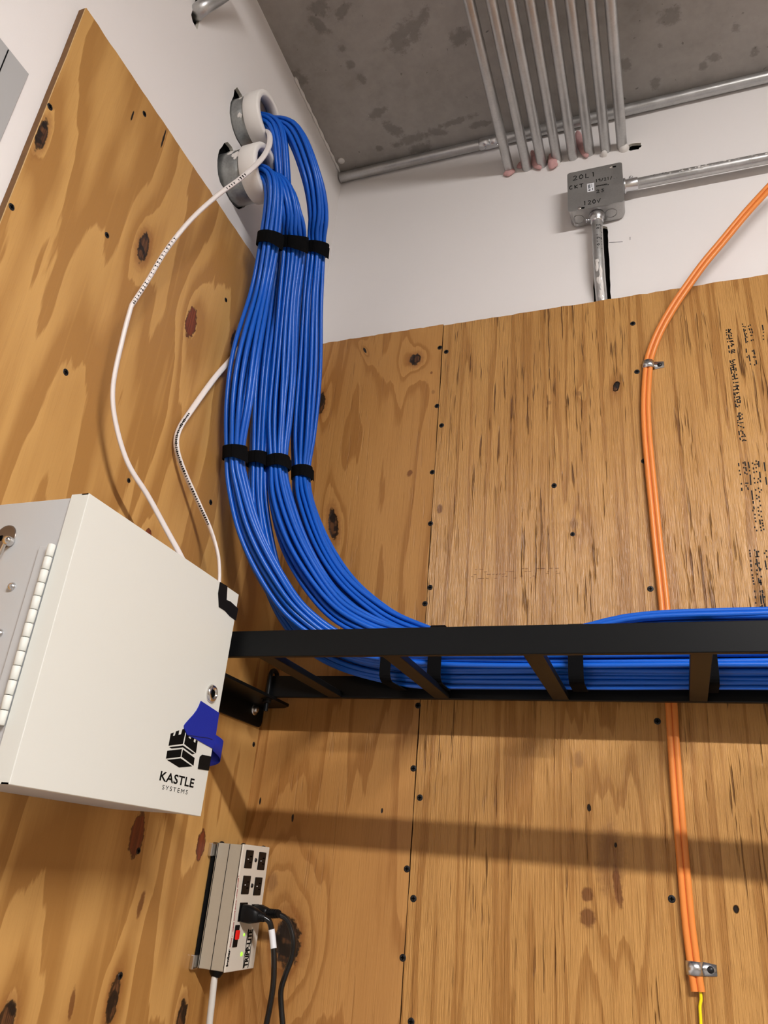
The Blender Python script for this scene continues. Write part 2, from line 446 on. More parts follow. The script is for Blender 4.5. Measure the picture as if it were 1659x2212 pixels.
def concrete():
    m = NT('raw_concrete'); p = m.p; P = m.pos()
    a = m.noise(P, 5, 5, .62); b = m.noise(P, 38, 4, .6); c = m.noise(P, 260, 2)
    col = m.ramp(m.math('ADD', m.math('MULTIPLY', a, .65), m.math('MULTIPLY', b, .35)), [(.30, (.245, .224, .205)), (.5, (.325, .300, .277)), (.72, (.39, .362, .335))])
    sx = m.node('ShaderNodeSeparateXYZ'); m.link(P, sx.inputs[0])
    cb = m.node('ShaderNodeCombineXYZ'); m.link(sx.outputs[0], cb.inputs[0]); m.link(sx.outputs[1], cb.inputs[1])
    # old form-oil stains and rubbed spots, each with its own outline
    wob = m.math('MULTIPLY', m.math('SUBTRACT', m.noise(P, 45, 4, .7), .5), 2.6)
    spots = [(870, 70, .05, .020, .5), (740, 22, .03, .012, .5), (690, 15, .025, .02, 0), (740, 105, .010, .010, 0), (757, 140, .012, .012, 0),
             (690, 55, .014, .03, .6), (866, 95, .03, .022, 0), (900, 60, .016, .05, -.7), (995, 80, .03, .02, .2), (815, 245, .03, .012, .3), (850, 280, .016, .035, .6),
             (890, 300, .055, .014, .15), (940, 285, .03, .012, -.3), (985, 263, .05, .010, .1), (1035, 268, .03, .01, 0), (780, 170, .012, .016, .4),
             (1445, 35, .022, .022, .2), (1540, 125, .018, .012, 0), (1520, 140, .01, .012, 0), (1630, 112, .01, .012, 0), (1590, 60, .01, .012, 0),
             (1415, 180, .012, .016, 0), (1425, 100, .007, .008, 0), (1350, 140, .012, .02, .4), (820, 320, .010, .010, 0), (910, 320, .035, .016, 0), (640, 160, .014, .012, 0), (655, 172, .014, .016, 0)]
    tot = None
    for (px, py, ru, rv, tl) in spots:
        q = wp(px, py, 2, CEIL)
        g = m.node('ShaderNodeGroup'); g.node_tree = KNOT
        m.link(cb.outputs[0], g.inputs[0]); g.inputs[1].default_value = (float(q[0]), float(q[1]), 0); g.inputs[2].default_value = (1 / ru, 1 / rv, 0)
        m.link(wob, g.inputs[3]); g.inputs[4].default_value = tl
        k = m.smooth(g.outputs[0], .55, 1.15, 1, 0)
        tot = k if tot is None else m.math('MAXIMUM', tot, k)
    col = m.mixc(m.math('MULTIPLY', tot, .42), col, (.085, .076, .068, 1))
    d = m.noise(P, 70, 2, .5)
    col = m.mixc(m.smooth(d, .70, .78, 0, .6), col, (.10, .09, .08, 1))
    e = m.noise(P, 150, 1)
    col = m.mixc(m.smooth(e, .76, .82, 0, .6), col, (.45, .42, .39, 1))
    m.link(col, p.inputs['Base Color'])
    p.inputs['Roughness'].default_value = .75; p.inputs['Specular IOR Level'].default_value = .25
    h = m.math('SUBTRACT', m.math('ADD', m.math('MULTIPLY', b, .4), m.math('MULTIPLY', c, .15)), m.smooth(d, .70, .78))
    m.bump(h, .3, .002)
    return m.mat
M_CONC = concrete()

# ------------------------------------------------------------------ the room
XR, YF = 3.4, -4.4
def wall_with_holes(name, axis, outer, holes, face, back, mats):
    """a board in the plane axis = face, cut by hole outlines that go through to `back`"""
    bm = bmesh.new()
    def loop(poly, t):
        vs = []
        for p in poly:
            c = list(p); c.insert(axis, t); vs.append(bm.verts.new(c))
        return vs
    edges = []
    loops = []
    for poly in [outer] + holes:
        vs = loop(poly, face); loops.append(vs)
        for i in range(len(vs)): edges.append(bm.edges.new((vs[i], vs[(i + 1) % len(vs)])))
    bmesh.ops.triangle_fill(bm, use_beauty=True, use_dissolve=False, edges=edges)
    for k, vs in enumerate(loops[1:]):
        a = vs
        for t, mi in ((face + (back - face) * .45, 1), (back, 2)):
            b = loop(holes[k], t)
            for i in range(len(vs)):
                f = bm.faces.new((a[i], a[(i + 1) % len(vs)], b[(i + 1) % len(vs)], b[i])); f.material_index = mi
            a = b
        f = bm.faces.new(loop([p for p in holes[k]], back - (back - face) * -.0)); f.material_index = 2
    bm.normal_update()
    me = bpy.data.meshes.new(name); bm.to_mesh(me); bm.free()
    for q in mats: me.materials.append(q)
    o = bpy.data.objects.new(name, me); COL.objects.link(o); o['kind'] = 'structure'
    return o

def jag(poly, amp, sub=3):
    out = []
    for i in range(len(poly)):
        a = np.array(poly[i]); b = np.array(poly[(i + 1) % len(poly)])
        for k in range(sub):
            out.append(tuple(a + (b - a) * k / sub + rng.normal(0, amp, 2)))
    return out

def outline(pts, ax, v):
    return [tuple(np.delete(wp(px, py, ax, v), ax)) for px, py in pts]

SLEEVES = [dict(y=-.436, z=2.866, x1=.028, x2=.062), dict(y=-.427, z=2.722, x1=.040, x2=.076)]
holes_left = []
for i, s in enumerate(SLEEVES):
    ring = []
    for k in range(28):
        a = 2 * math.pi * k / 28
        r = .0545 + rng.normal(0, .0007)
        if i == 0 and 1.75 < a < 2.75: r += .016 * math.sin((a - 1.75) * math.pi) ** 2 + abs(rng.normal(0, .003))
        if i == 1 and 1.9 < a < 2.6: r += .012 + abs(rng.normal(0, .002))
        if i == 1 and 2.6 < a < 4.2: r += .006 + abs(rng.normal(0, .0012))
        ring.append((s['y'] + r * math.cos(a), s['z'] + r * math.sin(a)))
    holes_left.append(ring)
# the two holes nearly touch: keep the neck between them
holes_left[0] = [(y, max(z, 2.798)) for y, z in holes_left[0]]
holes_left[1] = [(y, min(z, 2.790)) for y, z in holes_left[1]]
holes_left.append(outline([(413, 32), (416, 46), (426, 64), (432, 42), (445, 18), (465, 4), (480, -12), (455, -22), (425, -10)], 0, 0.0))
wall_with_holes('wall_left', 0, [(0, 0), (0, CEIL), (YF, CEIL), (YF, 0)], holes_left, 0.0, -.016, [M_WHITE, M_GYPS, M_DARK])

CON_X = [.458, .501, .537, .573, .610, .648, .685, .7215]
CON_Z, CON_R = 3.083, .0117
holes_back = [jag(outline([(1302, 488), (1312, 490), (1314, 520), (1316, 560), (1317, 600), (1321, 645), (1325, 700), (1285, 700), (1283, 640), (1282, 605), (1288, 560), (1294, 520)], 1, 0), .0007, 3),
              jag([(CON_X[7] + .006, 3.070), (CON_X[7] + .018, 3.064), (CON_X[7] + .036, 3.064), (CON_X[7] + .043, 3.071), (CON_X[7] + .041, 3.082), (CON_X[7] + .03, 3.086), (CON_X[7] + .008, 3.083)], .0008, 3),
              jag([(.549, 3.082), (.560, 3.082), (.560, 3.103), (.549, 3.105)], .0008, 3)]
wall_with_holes('wall_back', 1, [(0, 0), (XR, 0), (XR, CEIL), (0, CEIL)], holes_back, 0.0, .016, [M_WHITE, M_GYPS, M_DARK])
struct('floor', MB().box(-.1, XR + .1, YF - .1, .1, -.1, 0), M_FLOOR)
struct('ceiling', MB().box(-.1, XR + .1, YF - .1, .1, CEIL, CEIL + .12), M_CONC)
M_ROOM = flat('tan_low_bounce_wall', (.30, .255, .20, 1), .6)  # unseen walls, their tan kept dark to cut bounced light
struct('wall_right', MB().box(XR, XR + .1, YF, 0, 0, CEIL), M_ROOM)
struct('wall_front', MB().box(-.05, XR, YF - .1, YF, 0, CEIL), M_ROOM)
# bead of caulk in the joint of the left wall and the slab
cp = [wp(px, py, 0, .0) for px, py in ((634, 171), (660, 222), (690, 284), (715, 342), (731, 374))]
cp = catmull(np.array([(.003, q[1], CEIL - .003) for q in cp]), 30)
struct('trim_1', MB().tube(cp, .0035 + .0012 * np.sin(np.arange(30) * 1.7), 8), M_CAULK)
dab = wp(737, 348, 2, CEIL - .001)
struct('trim_2', MB().lathe([(0.0001, .004), (.006, .0035), (.0095, .001), (.0095, 0)], (dab[0], dab[1], CEIL), 2, 12, 0, -1), M_CAULK)

# ------------------------------------------------------------------ lamps of the room
for i, (lx, ly, lz) in enumerate(LAMPS):
    t = thing('strip_light', (lx, ly, CEIL), 'white pendant strip light hung %s' % ('nearest the plywood corner' if i == 0 else 'at the far end of the room'), 'lamp')
    obj('housing', MB().rbox(lx - .66, lx + .66, ly - .05, ly + .05, lz + .035, lz + .075, .004), M_FIX, t)
    lens = MB(); n = 14
    prof = [(.036 * math.cos(math.pi + math.pi * k / n), .035 + .018 * math.sin(math.pi + math.pi * k / n)) for k in range(n + 1)]
    lens.prism([(ly + a, lz + b) for a, b in prof], 0, lx - .65, lx + .65)
    obj('lens', lens, M_LENS, t)
    for sx in (-.5, .5):
        obj('hanger_rod', MB().tube([(lx + sx, ly, lz + .07), (lx + sx, ly, CEIL)], .004, 8), M_EMT, t)

# ------------------------------------------------------------------ plywood
def screw_mb(px, py, ax, v, r=.0052, dark=True):
    q = wp(px, py, ax, v); mb = MB()
    sg = 1 if ax == 0 else -1
    mb.lathe([(r * 1.12, -.0004), (r * 1.05, .0004), (r * .9, .0007), (r * .5, .0005), (.0001, .0004)], q, ax, 14, 0, sg)
    a = r * .62; b = r * .16; h = .0009
    def bx(du, dz):
        if ax == 0: mb.box(q[0], q[0] + h, q[1] - du, q[1] + du, q[2] - dz, q[2] + dz, 1)
        else: mb.box(q[0] - du, q[0] + du, q[1] - h, q[1], q[2] - dz, q[2] + dz, 1)
    bx(a, b); bx(b, a)
    return mb

def sheet(label, base, panel, mats, screws, ax, v):
    t = thing('plywood_sheet', base, label, 'plywood', None)
    obj('panel', panel, mats, t)
    for s in screws:
        obj('screw', screw_mb(s[0], s[1], ax, v, *(s[2:] or ((.0043,) if ax == 0 else (.0049,)))), [M_SCREW, M_SLOT], t)
    return t

def board(ax, u0, u1, z0, z1, v, back, edge_amp=.0006, n=60, jagged_top=True):
    """front face grid-free slab: outline with slightly rough sawn edges"""
    pts = []
    for k in range(n + 1): pts.append([u0 + (u1 - u0) * k / n, z1 + (rng.normal(0, edge_amp) if jagged_top else 0)])
    pts[0][0] = u0; pts[-1][0] = u1
    m = int(n * .8)
    for k in range(1, m): pts.append([u1 + rng.normal(0, edge_amp * .5), z1 + (z0 - z1) * k / m])
    pts.append([u1, z0]); pts.append([u0, z0])
    for k in range(m - 1, 0, -1): pts.append([u0 + rng.normal(0, edge_amp * .5), z1 + (z0 - z1) * k / m])
    mb = MB(); N = len(pts)
    def mk(p, t):
        c = list(p); c.insert(ax, t); return c
    # face veneer about 2 mm proud of the core
    mid = v + (back - v) * .16
    V = [mk(p, v) for p in pts]; mb.add(V, [tuple(range(N))], 0)
    for a, b, mt in ((v, mid, 2), (mid, back, 1)):
        V = [mk(p, a) for p in pts] + [mk(p, b) for p in pts]
        mb.add(V, [(i, (i + 1) % N, (i + 1) % N + N, i + N) for i in range(N)], mt)
    return mb

scr_left = [(108, 231), (312, 246), (25, 447), (231, 508), (142, 804, .0045), (488, 648, .004), (278, 1038, .0035), (455, 1085, .0045), (299, 1838), (548, 1608), (260, 2108, .0045)]
pl = board(0, -.8425, BP, .9, 2.6078, LP, .0006)
sheet('wide plywood sheet with dark wavy grain on the left wall, behind the grey enclosure', (0, -.44, .9), pl, [M_PLY_LEFT, M_PLYEDGE, M_PLYEDGEL], scr_left, 0, LP)
scr_bl = [(950, 751), (944, 877), (934, 1020), (930, 1131), (929, 1269), (918, 1304), (903, 1524), (893, 1660), (879, 1877), (870, 2069)]
pl = board(1, LP, .3226, .9, 2.6195, BP, -.0006, n=40)
sheet('narrow plywood sheet on the back wall between the corner and the seam', (.17, 0, .9), pl, [M_PLY_BL, M_PLYEDGE, M_PLYEDGE], scr_bl, 1, BP)
scr_br = [(964, 760), (954, 919), (1197, 1049, .0048), (1237, 1154, .004), (1367, 699), (1376, 803), (1391, 996), (1405, 1272), (907, 1723), (893, 1941), (888, 2207), (1420, 1558), (1451, 1942)]
pl = board(1, .3242, 2.0, .9, 2.6165, BP, -.0006, n=110)
ply_right = sheet('broad plywood sheet on the back wall right of the seam, stamped with black ink', (1.0, 0, .9), pl, [M_PLY_BR, M_PLYEDGE, M_PLYEDGE], scr_br, 1, BP)

# dot-matrix mill stamps: short ink strokes and dots
def ink(strokes, ox, oy, sc, mb, w=.0011):
    for st in strokes:
        P = [wp(ox + st[i] / sc, oy + st[i + 1] / sc, 1, BP - .0002) for i in range(0, len(st), 2)]
        if len(P) == 1: P = [P[0] - np.array([0, 0, .0010]), P[0] + np.array([0, 0, .0010])]
        a, b = P[0], P[1]; d = b - a; L = np.linalg.norm(d) + 1e-9; d = d / L
        nrm = np.array([-d[2], 0, d[0]]); a = a - d * w * .5; b = b + d * w * .5
        V = [a + nrm * w, a - nrm * w, b - nrm * w, b + nrm * w]
        V += [q + np.array([0, .0002, 0]) for q in V]
        mb.add(V, [(0, 1, 2, 3), (7, 6, 5, 4), (0, 4, 5, 1), (1, 5, 6, 2), (2, 6, 7, 3), (3, 7, 4, 0)])
stamp1 = [(162, 112), (165, 158), (170, 190, 170, 205), (178, 270), (185, 325), (200, 92, 205, 150), (238, 95, 212, 140), (195, 150, 245, 150), (205, 195, 215, 275), (245, 178, 262, 172), (215, 272, 270, 262), (250, 200, 255, 225),
          (215, 322, 250, 312), (265, 303, 288, 325), (240, 330, 285, 312), (204, 395, 210, 450), (252, 360, 300, 376), (245, 395, 296, 380), (260, 400, 262, 415), (212, 490, 222, 525), (250, 482, 315, 470), (250, 502, 320, 520), (255, 512, 262, 540), (310, 475, 312, 495),
          (230, 670, 240, 712), (270, 665, 320, 655), (265, 682, 300, 710), (255, 726, 330, 750), (240, 762, 300, 765), (240, 802, 256, 872), (265, 790, 300, 800), (270, 835, 310, 845), (262, 885, 258, 915), (335, 805, 342, 855), (295, 775, 300, 850), (315, 880),
          (300, 910, 318, 1010), (350, 930), (280, 960), (285, 1015), (320, 1008, 372, 995), (295, 1078), (325, 1078, 380, 1068), (295, 1150, 330, 1148), (335, 1120, 385, 1130), (340, 1150, 390, 1140), (300, 1212), (325, 1210, 352, 1190), (350, 1180, 390, 1210), (360, 1160, 365, 1200),
          (305, 1262, 306, 1302), (325, 1300), (330, 1268, 395, 1256), (360, 1262, 362, 1280), (315, 1345), (345, 1345, 400, 1332), (405, 1335, 410, 1372), (350, 1390, 400, 1380), (360, 1400, 365, 1445), (380, 1440, 425, 1440), (415, 1400, 418, 1432), (325, 1420), (335, 1470, 342, 1520), (370, 1520), (400, 1498),
          (390, 1632, 405, 1760), (415, 1635), (450, 1660), (425, 1690), (370, 1696), (460, 1732), (430, 1745), (375, 1775), (375, 1810), (405, 1818, 470, 1808), (380, 1860, 395, 1865), (415, 1880, 440, 1890), (480, 1902), (392, 1968, 402, 2038), (430, 1962), (460, 1970, 468, 2020), (495, 2030), (440, 2070, 475, 2062), (505, 2060), (412, 2090, 422, 2130), (455, 2150, 485, 2125), (490, 2130, 525, 2142)]
stamp2 = [(460, 2), (470, 42), (505, 50), (480, 90, 492, 150), (512, 112), (495, 165, 515, 230), (530, 178), (540, 240), (510, 250, 525, 345), (552, 322), (570, 40), (600, 18), (580, 80, 590, 112), (620, 85, 635, 115), (605, 150), (640, 135, 645, 165), (610, 210, 640, 205), (622, 300), (655, 290),
          (525, 455, 530, 520), (545, 605), (575, 570, 598, 680), (605, 735), (640, 495), (665, 475, 682, 552), (660, 605), (695, 605), (705, 665, 718, 735), (682, 748), (825, 20, 840, 110), (845, 150), (840, 215), (845, 280)]
stamp3 = [(265, 295, 268, 330), (275, 388), (287, 435), (300, 552), (303, 605, 305, 640), (322, 290), (343, 275, 352, 325), (330, 350), (355, 345, 362, 390), (340, 405, 348, 425), (370, 428), (350, 545, 385, 545), (380, 600, 385, 625), (360, 580), (385, 280, 400, 355), (402, 388), (410, 440, 418, 565), (428, 640, 442, 752), (448, 770, 450, 800),
          (440, 295), (485, 268), (470, 310), (498, 305), (515, 270, 522, 340), (450, 350, 452, 370), (485, 350), (458, 408), (490, 400), (530, 405, 536, 478), (462, 485), (515, 490), (535, 505, 540, 530), (468, 540), (505, 535), (585, 285, 600, 390), (605, 470, 618, 560),
          (480, 630), (515, 610), (550, 630), (530, 655), (490, 700), (520, 710, 523, 730), (495, 738), (530, 770), (455, 840, 460, 870), (510, 850), (540, 825), (445, 890), (470, 940), (515, 895), (548, 900), (522, 945), (552, 965), (472, 985), (530, 1005, 538, 1060), (560, 1012), (565, 1050), (480, 1025), (540, 1100), (572, 1080), (468, 1100), (492, 1140), (550, 1138), (580, 1125),
          (405, 1392), (408, 1420, 410, 1440), (412, 1462), (415, 1510, 418, 1530), (420, 1565, 422, 1595), (428, 1638), (466, 1388), (490, 1400, 500, 1470), (515, 1405), (480, 1470, 520, 1465), (490, 1500, 505, 1590), (522, 1550), (480, 1560), (495, 1640), (520, 1600, 535, 1650), (545, 1625), (590, 1425), (612, 1395), (598, 1520, 610, 1600), (620, 1470), (618, 1620),
          (436, 1700), (445, 1738), (450, 1775), (458, 1812), (515, 1740, 525, 1800), (540, 1760, 548, 1825), (530, 1790, 555, 1800), (500, 1690), (550, 1720), (468, 1905), (475, 1970, 477, 1990), (480, 2050), (485, 2110), (560, 1890, 570, 1925), (535, 1905), (540, 1960, 552, 2060), (565, 1940, 580, 2050), (590, 1975), (560, 2080, 570, 2120), (600, 2100), (590, 2060, 600, 2120), (545, 2100)]
mb = MB(); ink(stamp1, 1550, 700, 8.51, mb); ink(stamp2, 1550, 700, 8.51, mb); ink(stamp3, 1550, 950, 5.817, mb)
obj('ink_stamp', mb, M_INK, ply_right, 'black dot-matrix mill stamp', kind='stuff')
mb = MB()
for k in range(46):
    x = 1015 + k * 4.2 + rng.normal(0, 1.5); y = 1241 - .012 * (x - 1015) + rng.choice([-11, -5, 0, 5, 9]); L = rng.uniform(3, 9)
    if rng.random() < .8: ink([(x, y, x + L, y - .5)], 0, 0, 1, mb, .0004)
obj('faded_stamp', mb, flat('faded_ink', srgb(110, 68, 34), .7), ply_right, 'faint brown faded stamp', kind='stuff')

# ------------------------------------------------------------------ grey panel at the left edge of the photo
gp = wp(63, 160, 0, .004)
t = thing('wall_panel', (0, gp[1] - .2, gp[2] - .55), 'flat grey metal panel on the white left wall beside the plywood edge', 'panel')
obj('cover', MB().rbox(0, .004, gp[1] - .42, gp[1], gp[2] - 1.1, gp[2], .0008), M_GREYP, t)
ln = [wp(18, 108, 0, .0042), wp(0, 152, 0, .0042), wp(-20, 200, 0, .0042)]
obj('seam', MB().tube(ln, .0009, 6), M_DARK, t)

# ------------------------------------------------------------------ sleeves through the left wall
for i, s in enumerate(SLEEVES):
    t = thing('conduit_sleeve', (0, s['y'], s['z']), ['upper', 'lower'][i] + ' grey steel pipe sleeve with white bushing, poking through the ragged wall hole', 'conduit')
    R = .0500
    o_ = (0, s['y'], s['z'])
    pm = MB().lathe([(R, -.0155), (R, s['x2'] - .012), (R - .004, s['x2'] - .012), (R - .004, -.0155)], o_, 0, 48)
    obj('pipe', pm, M_RIGID, t)
    Ro = .0545
    bm_ = MB().lathe([(R, s['x1']), (Ro - .001, s['x1']), (Ro, s['x1'] + .001), (Ro, s['x2'] - .003), (Ro - .002, s['x2']), (Ro - .0105, s['x2'] + .0005), (Ro - .0125, s['x2'] - .002), (Ro - .0125, s['x2'] - .02), (R - .004, s['x2'] - .02)], o_, 0, 56)
    obj('bushing', bm_, M_PVC, t, 'white plastic bushing')
    sp = MB()
    for k in range(7 if i else 4):       # smears of wall paint on the pipe
        a0 = rng.uniform(2.3, 3.5) if i else rng.uniform(2.0, 4.0)
        x0 = rng.uniform(.003, s['x1'] - .012); V = []; n = 12
        w_, h_ = rng.uniform(.003, .009), rng.uniform(.06, .2)
        for j in range(n):
            b = 2 * math.pi * j / n; q = 1 + rng.normal(0, .25)
            aa = a0 + h_ * math.sin(b) * q; V.append((x0 + .005 + w_ * math.cos(b) * q, s['y'] + (R + .0004) * math.cos(aa), s['z'] + (R + .0004) * math.sin(aa)))
        V.append((x0 + .005, s['y'] + (R + .0007) * math.cos(a0), s['z'] + (R + .0007) * math.sin(a0)))
        sp.add(V, [(j, (j + 1) % n, n) for j in range(n)])
    obj('paint_smear', sp, M_CAULK, t, 'smears of white wall paint', kind='stuff')

# ------------------------------------------------------------------ galvanised conduits
ordn = ['first', 'second', 'third', 'fourth', 'fifth', 'sixth', 'seventh', 'eighth']
for i, x in enumerate(CON_X):
    z = CON_Z + [.003, -.002, -.003, .001, 0, .002, 0, -.001][i]
    tag(obj('ceiling_conduit', MB().tube([(x, .012, z), (x, -.02, z), (x + .002, -.8, z + .002), (x, -2.6, z)], CON_R, 18), M_EMT, base=(x, 0, z)),
        'grey steel conduit under the concrete ceiling, %s from the left of eight' % ordn[i], 'conduit', 'parallel conduits under the ceiling')
strut = thing('strut_channel', (.6, -1.2, CEIL), 'steel strut channel above the eight ceiling conduits', 'strut')
obj('channel', MB().box(.40, .79, -1.22, -1.18, CON_Z + .0135, CON_Z + .055), M_EMT, strut)
for x in (.41, .78): obj('threaded_rod', MB().tube([(x, -1.2, CON_Z + .05), (x, -1.2, CEIL)], .005, 8), M_EMT, strut)

t = thing('corner_conduit', (.6, -.015, 3.183), 'long shiny conduit run along the joint of back wall and ceiling', 'conduit')
obj('pipe', MB().tube([(.004, -.0155, 3.1825), (1.0, -.0155, 3.1825), (2.6, -.0155, 3.1825)], .0128, 20), M_EMT, t)
cx_ = wp(1058, 312, 1, -.03)[0]
obj('coupling', MB().lathe([(.0129, -.03), (.0155, -.029), (.0155, -.001), (.0148, 0), (.0155, .001), (.0155, .029), (.0129, .03)], (cx_, -.0155, 3.1825), 0, 20), M_ZINC, t)
for dx in (-.016, .016): obj('set_screw', MB().lathe([(.003, 0), (.003, .005), (.0001, .0055)], (cx_ + dx, -.0155, 3.1825 - .014), 2, 10, 0, -1), M_ZINC, t)

# stub in the left wall, top of the photo
q0 = wp(425, 40, 0, .0)
P = [q0 + np.array([-.03, .0, -.0]), q0 + np.array([.012, .012, .012])]
a1 = wp(431, 21, 0, .008)
ps = catmull([wp(419, 35, 0, -.0155), a1, wp(475, -8, 0, .035), wp(560, -70, 0, .09)], 24)
tag(obj('conduit_stub', MB().tube(ps, .0138, 18), M_EMT, base=tuple(a1)), 'short conduit bending out of the torn hole at the top of left wall', 'conduit')

# ------------------------------------------------------------------ pink wool stuffed in the conduit holes
def tuft(pts, v, thick, label):
    P = [wp(px, py, 1, v) for px, py in pts]
    c = np.mean(P, axis=0); n = len(P); V = []; F = []
    for k, s in enumerate((0.0, .55, 1.0)):
        for q in P:
            e = c + (q - c) * (1.3, 1.15, .6)[k]; e = e + rng.normal(0, .0012, 3)
            e[1] = v * 0 - .001 - thick * s; V.append(e)
    V.append(c + np.array([0, -thick * 1.05 - c[1], 0]))
    for k in range(2):
        for i in range(n): F.append((k * n + i, k * n + (i + 1) % n, (k + 1) * n + (i + 1) % n, (k + 1) * n + i))
    for i in range(n): F.append((2 * n + i, 2 * n + (i + 1) % n, 3 * n))
    F.append(tuple(range(n))[::-1])
    o = obj('insulation_tuft', MB().add(V, F, 0, True), M_PINK, base=tuple(c))
    md = o.modifiers.new('sub', 'SUBSURF'); md.levels = 1; md.render_levels = 2
    tag(o, label, 'insulation', 'pink wool tufts')
def tp(s, ox=1020, oy=300, sc=8.295): return [(ox + a / sc, oy + b / sc) for a, b in s]
tuft(tp([(560, 640), (600, 590), (660, 545), (740, 545), (760, 585), (690, 640), (640, 670), (600, 650)]), -.004, .010, 'pink insulation tuft below the leftmost ceiling conduit')
tuft(tp([(790, 500), (850, 400), (890, 395), (905, 510), (850, 520)]), -.004, .006, 'small dusty pink tuft between the first and second conduit')
tuft(tp([(1045, 240), (1110, 235), (1160, 320), (1235, 480), (1235, 545), (1110, 520), (1060, 430), (1080, 340)]), -.004, .014, 'crumpled pink insulation tuft between the second and third conduit')
tuft(tp([(1390, 300), (1430, 300), (1500, 385), (1545, 410), (1530, 470), (1440, 540), (1375, 540), (1360, 430)]), -.004, .016, 'rounded pale pink tuft against the fourth conduit')
tuft([(1246, 285), (1256, 288), (1262, 305), (1268, 325), (1271, 336), (1262, 340), (1252, 325), (1246, 305)], -.004, .014, 'tall narrow pink tuft between the fifth and sixth conduit')
pm = MB()
for (x, z, r) in ((CON_X[7] + .004, 3.074, .011), (CON_X[6] - .004, 3.068, .007), (CON_X[3], 3.07, .007)):
    pm.lathe([(.0001, .012), (r * .6, .011), (r, .006), (r * 1.1, 0)], (x, 0, z), 1, 12, 0, -1)
struct('trim_3', pm, M_CAULK)

# ------------------------------------------------------------------ junction box with its two conduits
JX0, JX1, JZ0, JZ1, JD = .601, .7195, 2.853, 2.9715, .054
jb = thing('junction_box', (.66, 0, JZ0), 'square galvanised junction box with handwritten marker notes on the white wall', 'electrical box')
bm = bmesh.new(); bmesh.ops.create_cube(bm, size=1)
for q in bm.verts: q.co = Vector((JX0 + .001 + (q.co.x + .5) * (JX1 - JX0 - .002), -JD + .003 + (q.co.y + .5) * (JD - .003), JZ0 + .001 + (q.co.z + .5) * (JZ1 - JZ0 - .002)))
bmesh.ops.bevel(bm, geom=[e for e in bm.edges if abs(e.verts[0].co.y - e.verts[1].co.y) > .01], offset=.016, segments=5, profile=.5, affect='EDGES')
bmesh.ops.bevel(bm, geom=[e for e in bm.edges if all(v.co.y > -.001 for v in e.verts)], offset=.009, segments=3, profile=.5, affect='EDGES')
obj('box', MB().bm(bm, 0, False), M_JB, jb)
bm = bmesh.new(); bmesh.ops.create_cube(bm, size=1)
for q in bm.verts: q.co = Vector((JX0 + (q.co.x + .5) * (JX1 - JX0), -JD - .0005 + (q.co.y + .5) * .0022, JZ0 + (q.co.z + .5) * (JZ1 - JZ0)))
bmesh.ops.bevel(bm, geom=[e for e in bm.edges if abs(e.verts[0].co.y - e.verts[1].co.y) > .001], offset=.006, segments=4, profile=.5, affect='EDGES')
obj('cover', MB().bm(bm), M_JB, jb)
JF = -JD - .0005
for px, py in ((1320, 361), (1252, 450)):
    q = wp(px, py, 1, JF)
    obj('cover_screw', MB().lathe([(.0042, 0), (.004, .0014), (.002, .0022), (.0001, .0024)], q, 1, 14, 0, -1), M_CHROME, jb)
    obj('screw_slot', MB().prism([(q[0] + .003, q[2] - .0025), (q[0] + .010, q[2] - .0035), (q[0] + .011, q[2] + .001), (q[0] + .004, q[2] + .002)], 1, JF - .0002, JF), M_SLOT, jb)
for px, dz in ((1250, 0), (1322, 0)):          # pressed knockout rings in the bottom
    q = wp(px, 478, 2, JZ0 + .001)
    a = np.linspace(0, 2 * math.pi, 25)
    obj('knockout', MB().tube([(q[0] + .012 * math.cos(k), -.027 + .012 * math.sin(k), JZ0 + .0006) for k in a], .0008, 6), M_JB, jb)
q = wp(1276, 405, 1, JF)
obj('sticker', MB().box(q[0] - .0075, q[0] + .0075, JF - .0003, JF, q[2] - .0125, q[2] + .0125), M_LABEL, jb, 'white barcode sticker')
sb = MB()
for k in range(9): sb.box(q[0] - .0055, q[0] - .0005, JF - .0005, JF - .0003, q[2] - .003 + k * .0014, q[2] - .003 + k * .0014 + (.0009 if k % 3 else .0005))
sb.box(q[0] - .005, q[0] - .0005, JF - .0005, JF - .0003, q[2] - .009, q[2] - .006); sb.box(q[0] + .003, q[0] + .0045, JF - .0005, JF - .0003, q[2] - .009, q[2] - .003)
for k in range(6): sb.box(q[0] + .0012, q[0] + .0036, JF - .0005, JF - .0003, q[2] + .001 + k * .0016, q[2] + .0014 + k * .0016)
obj('barcode', sb, M_PRINT, jb)

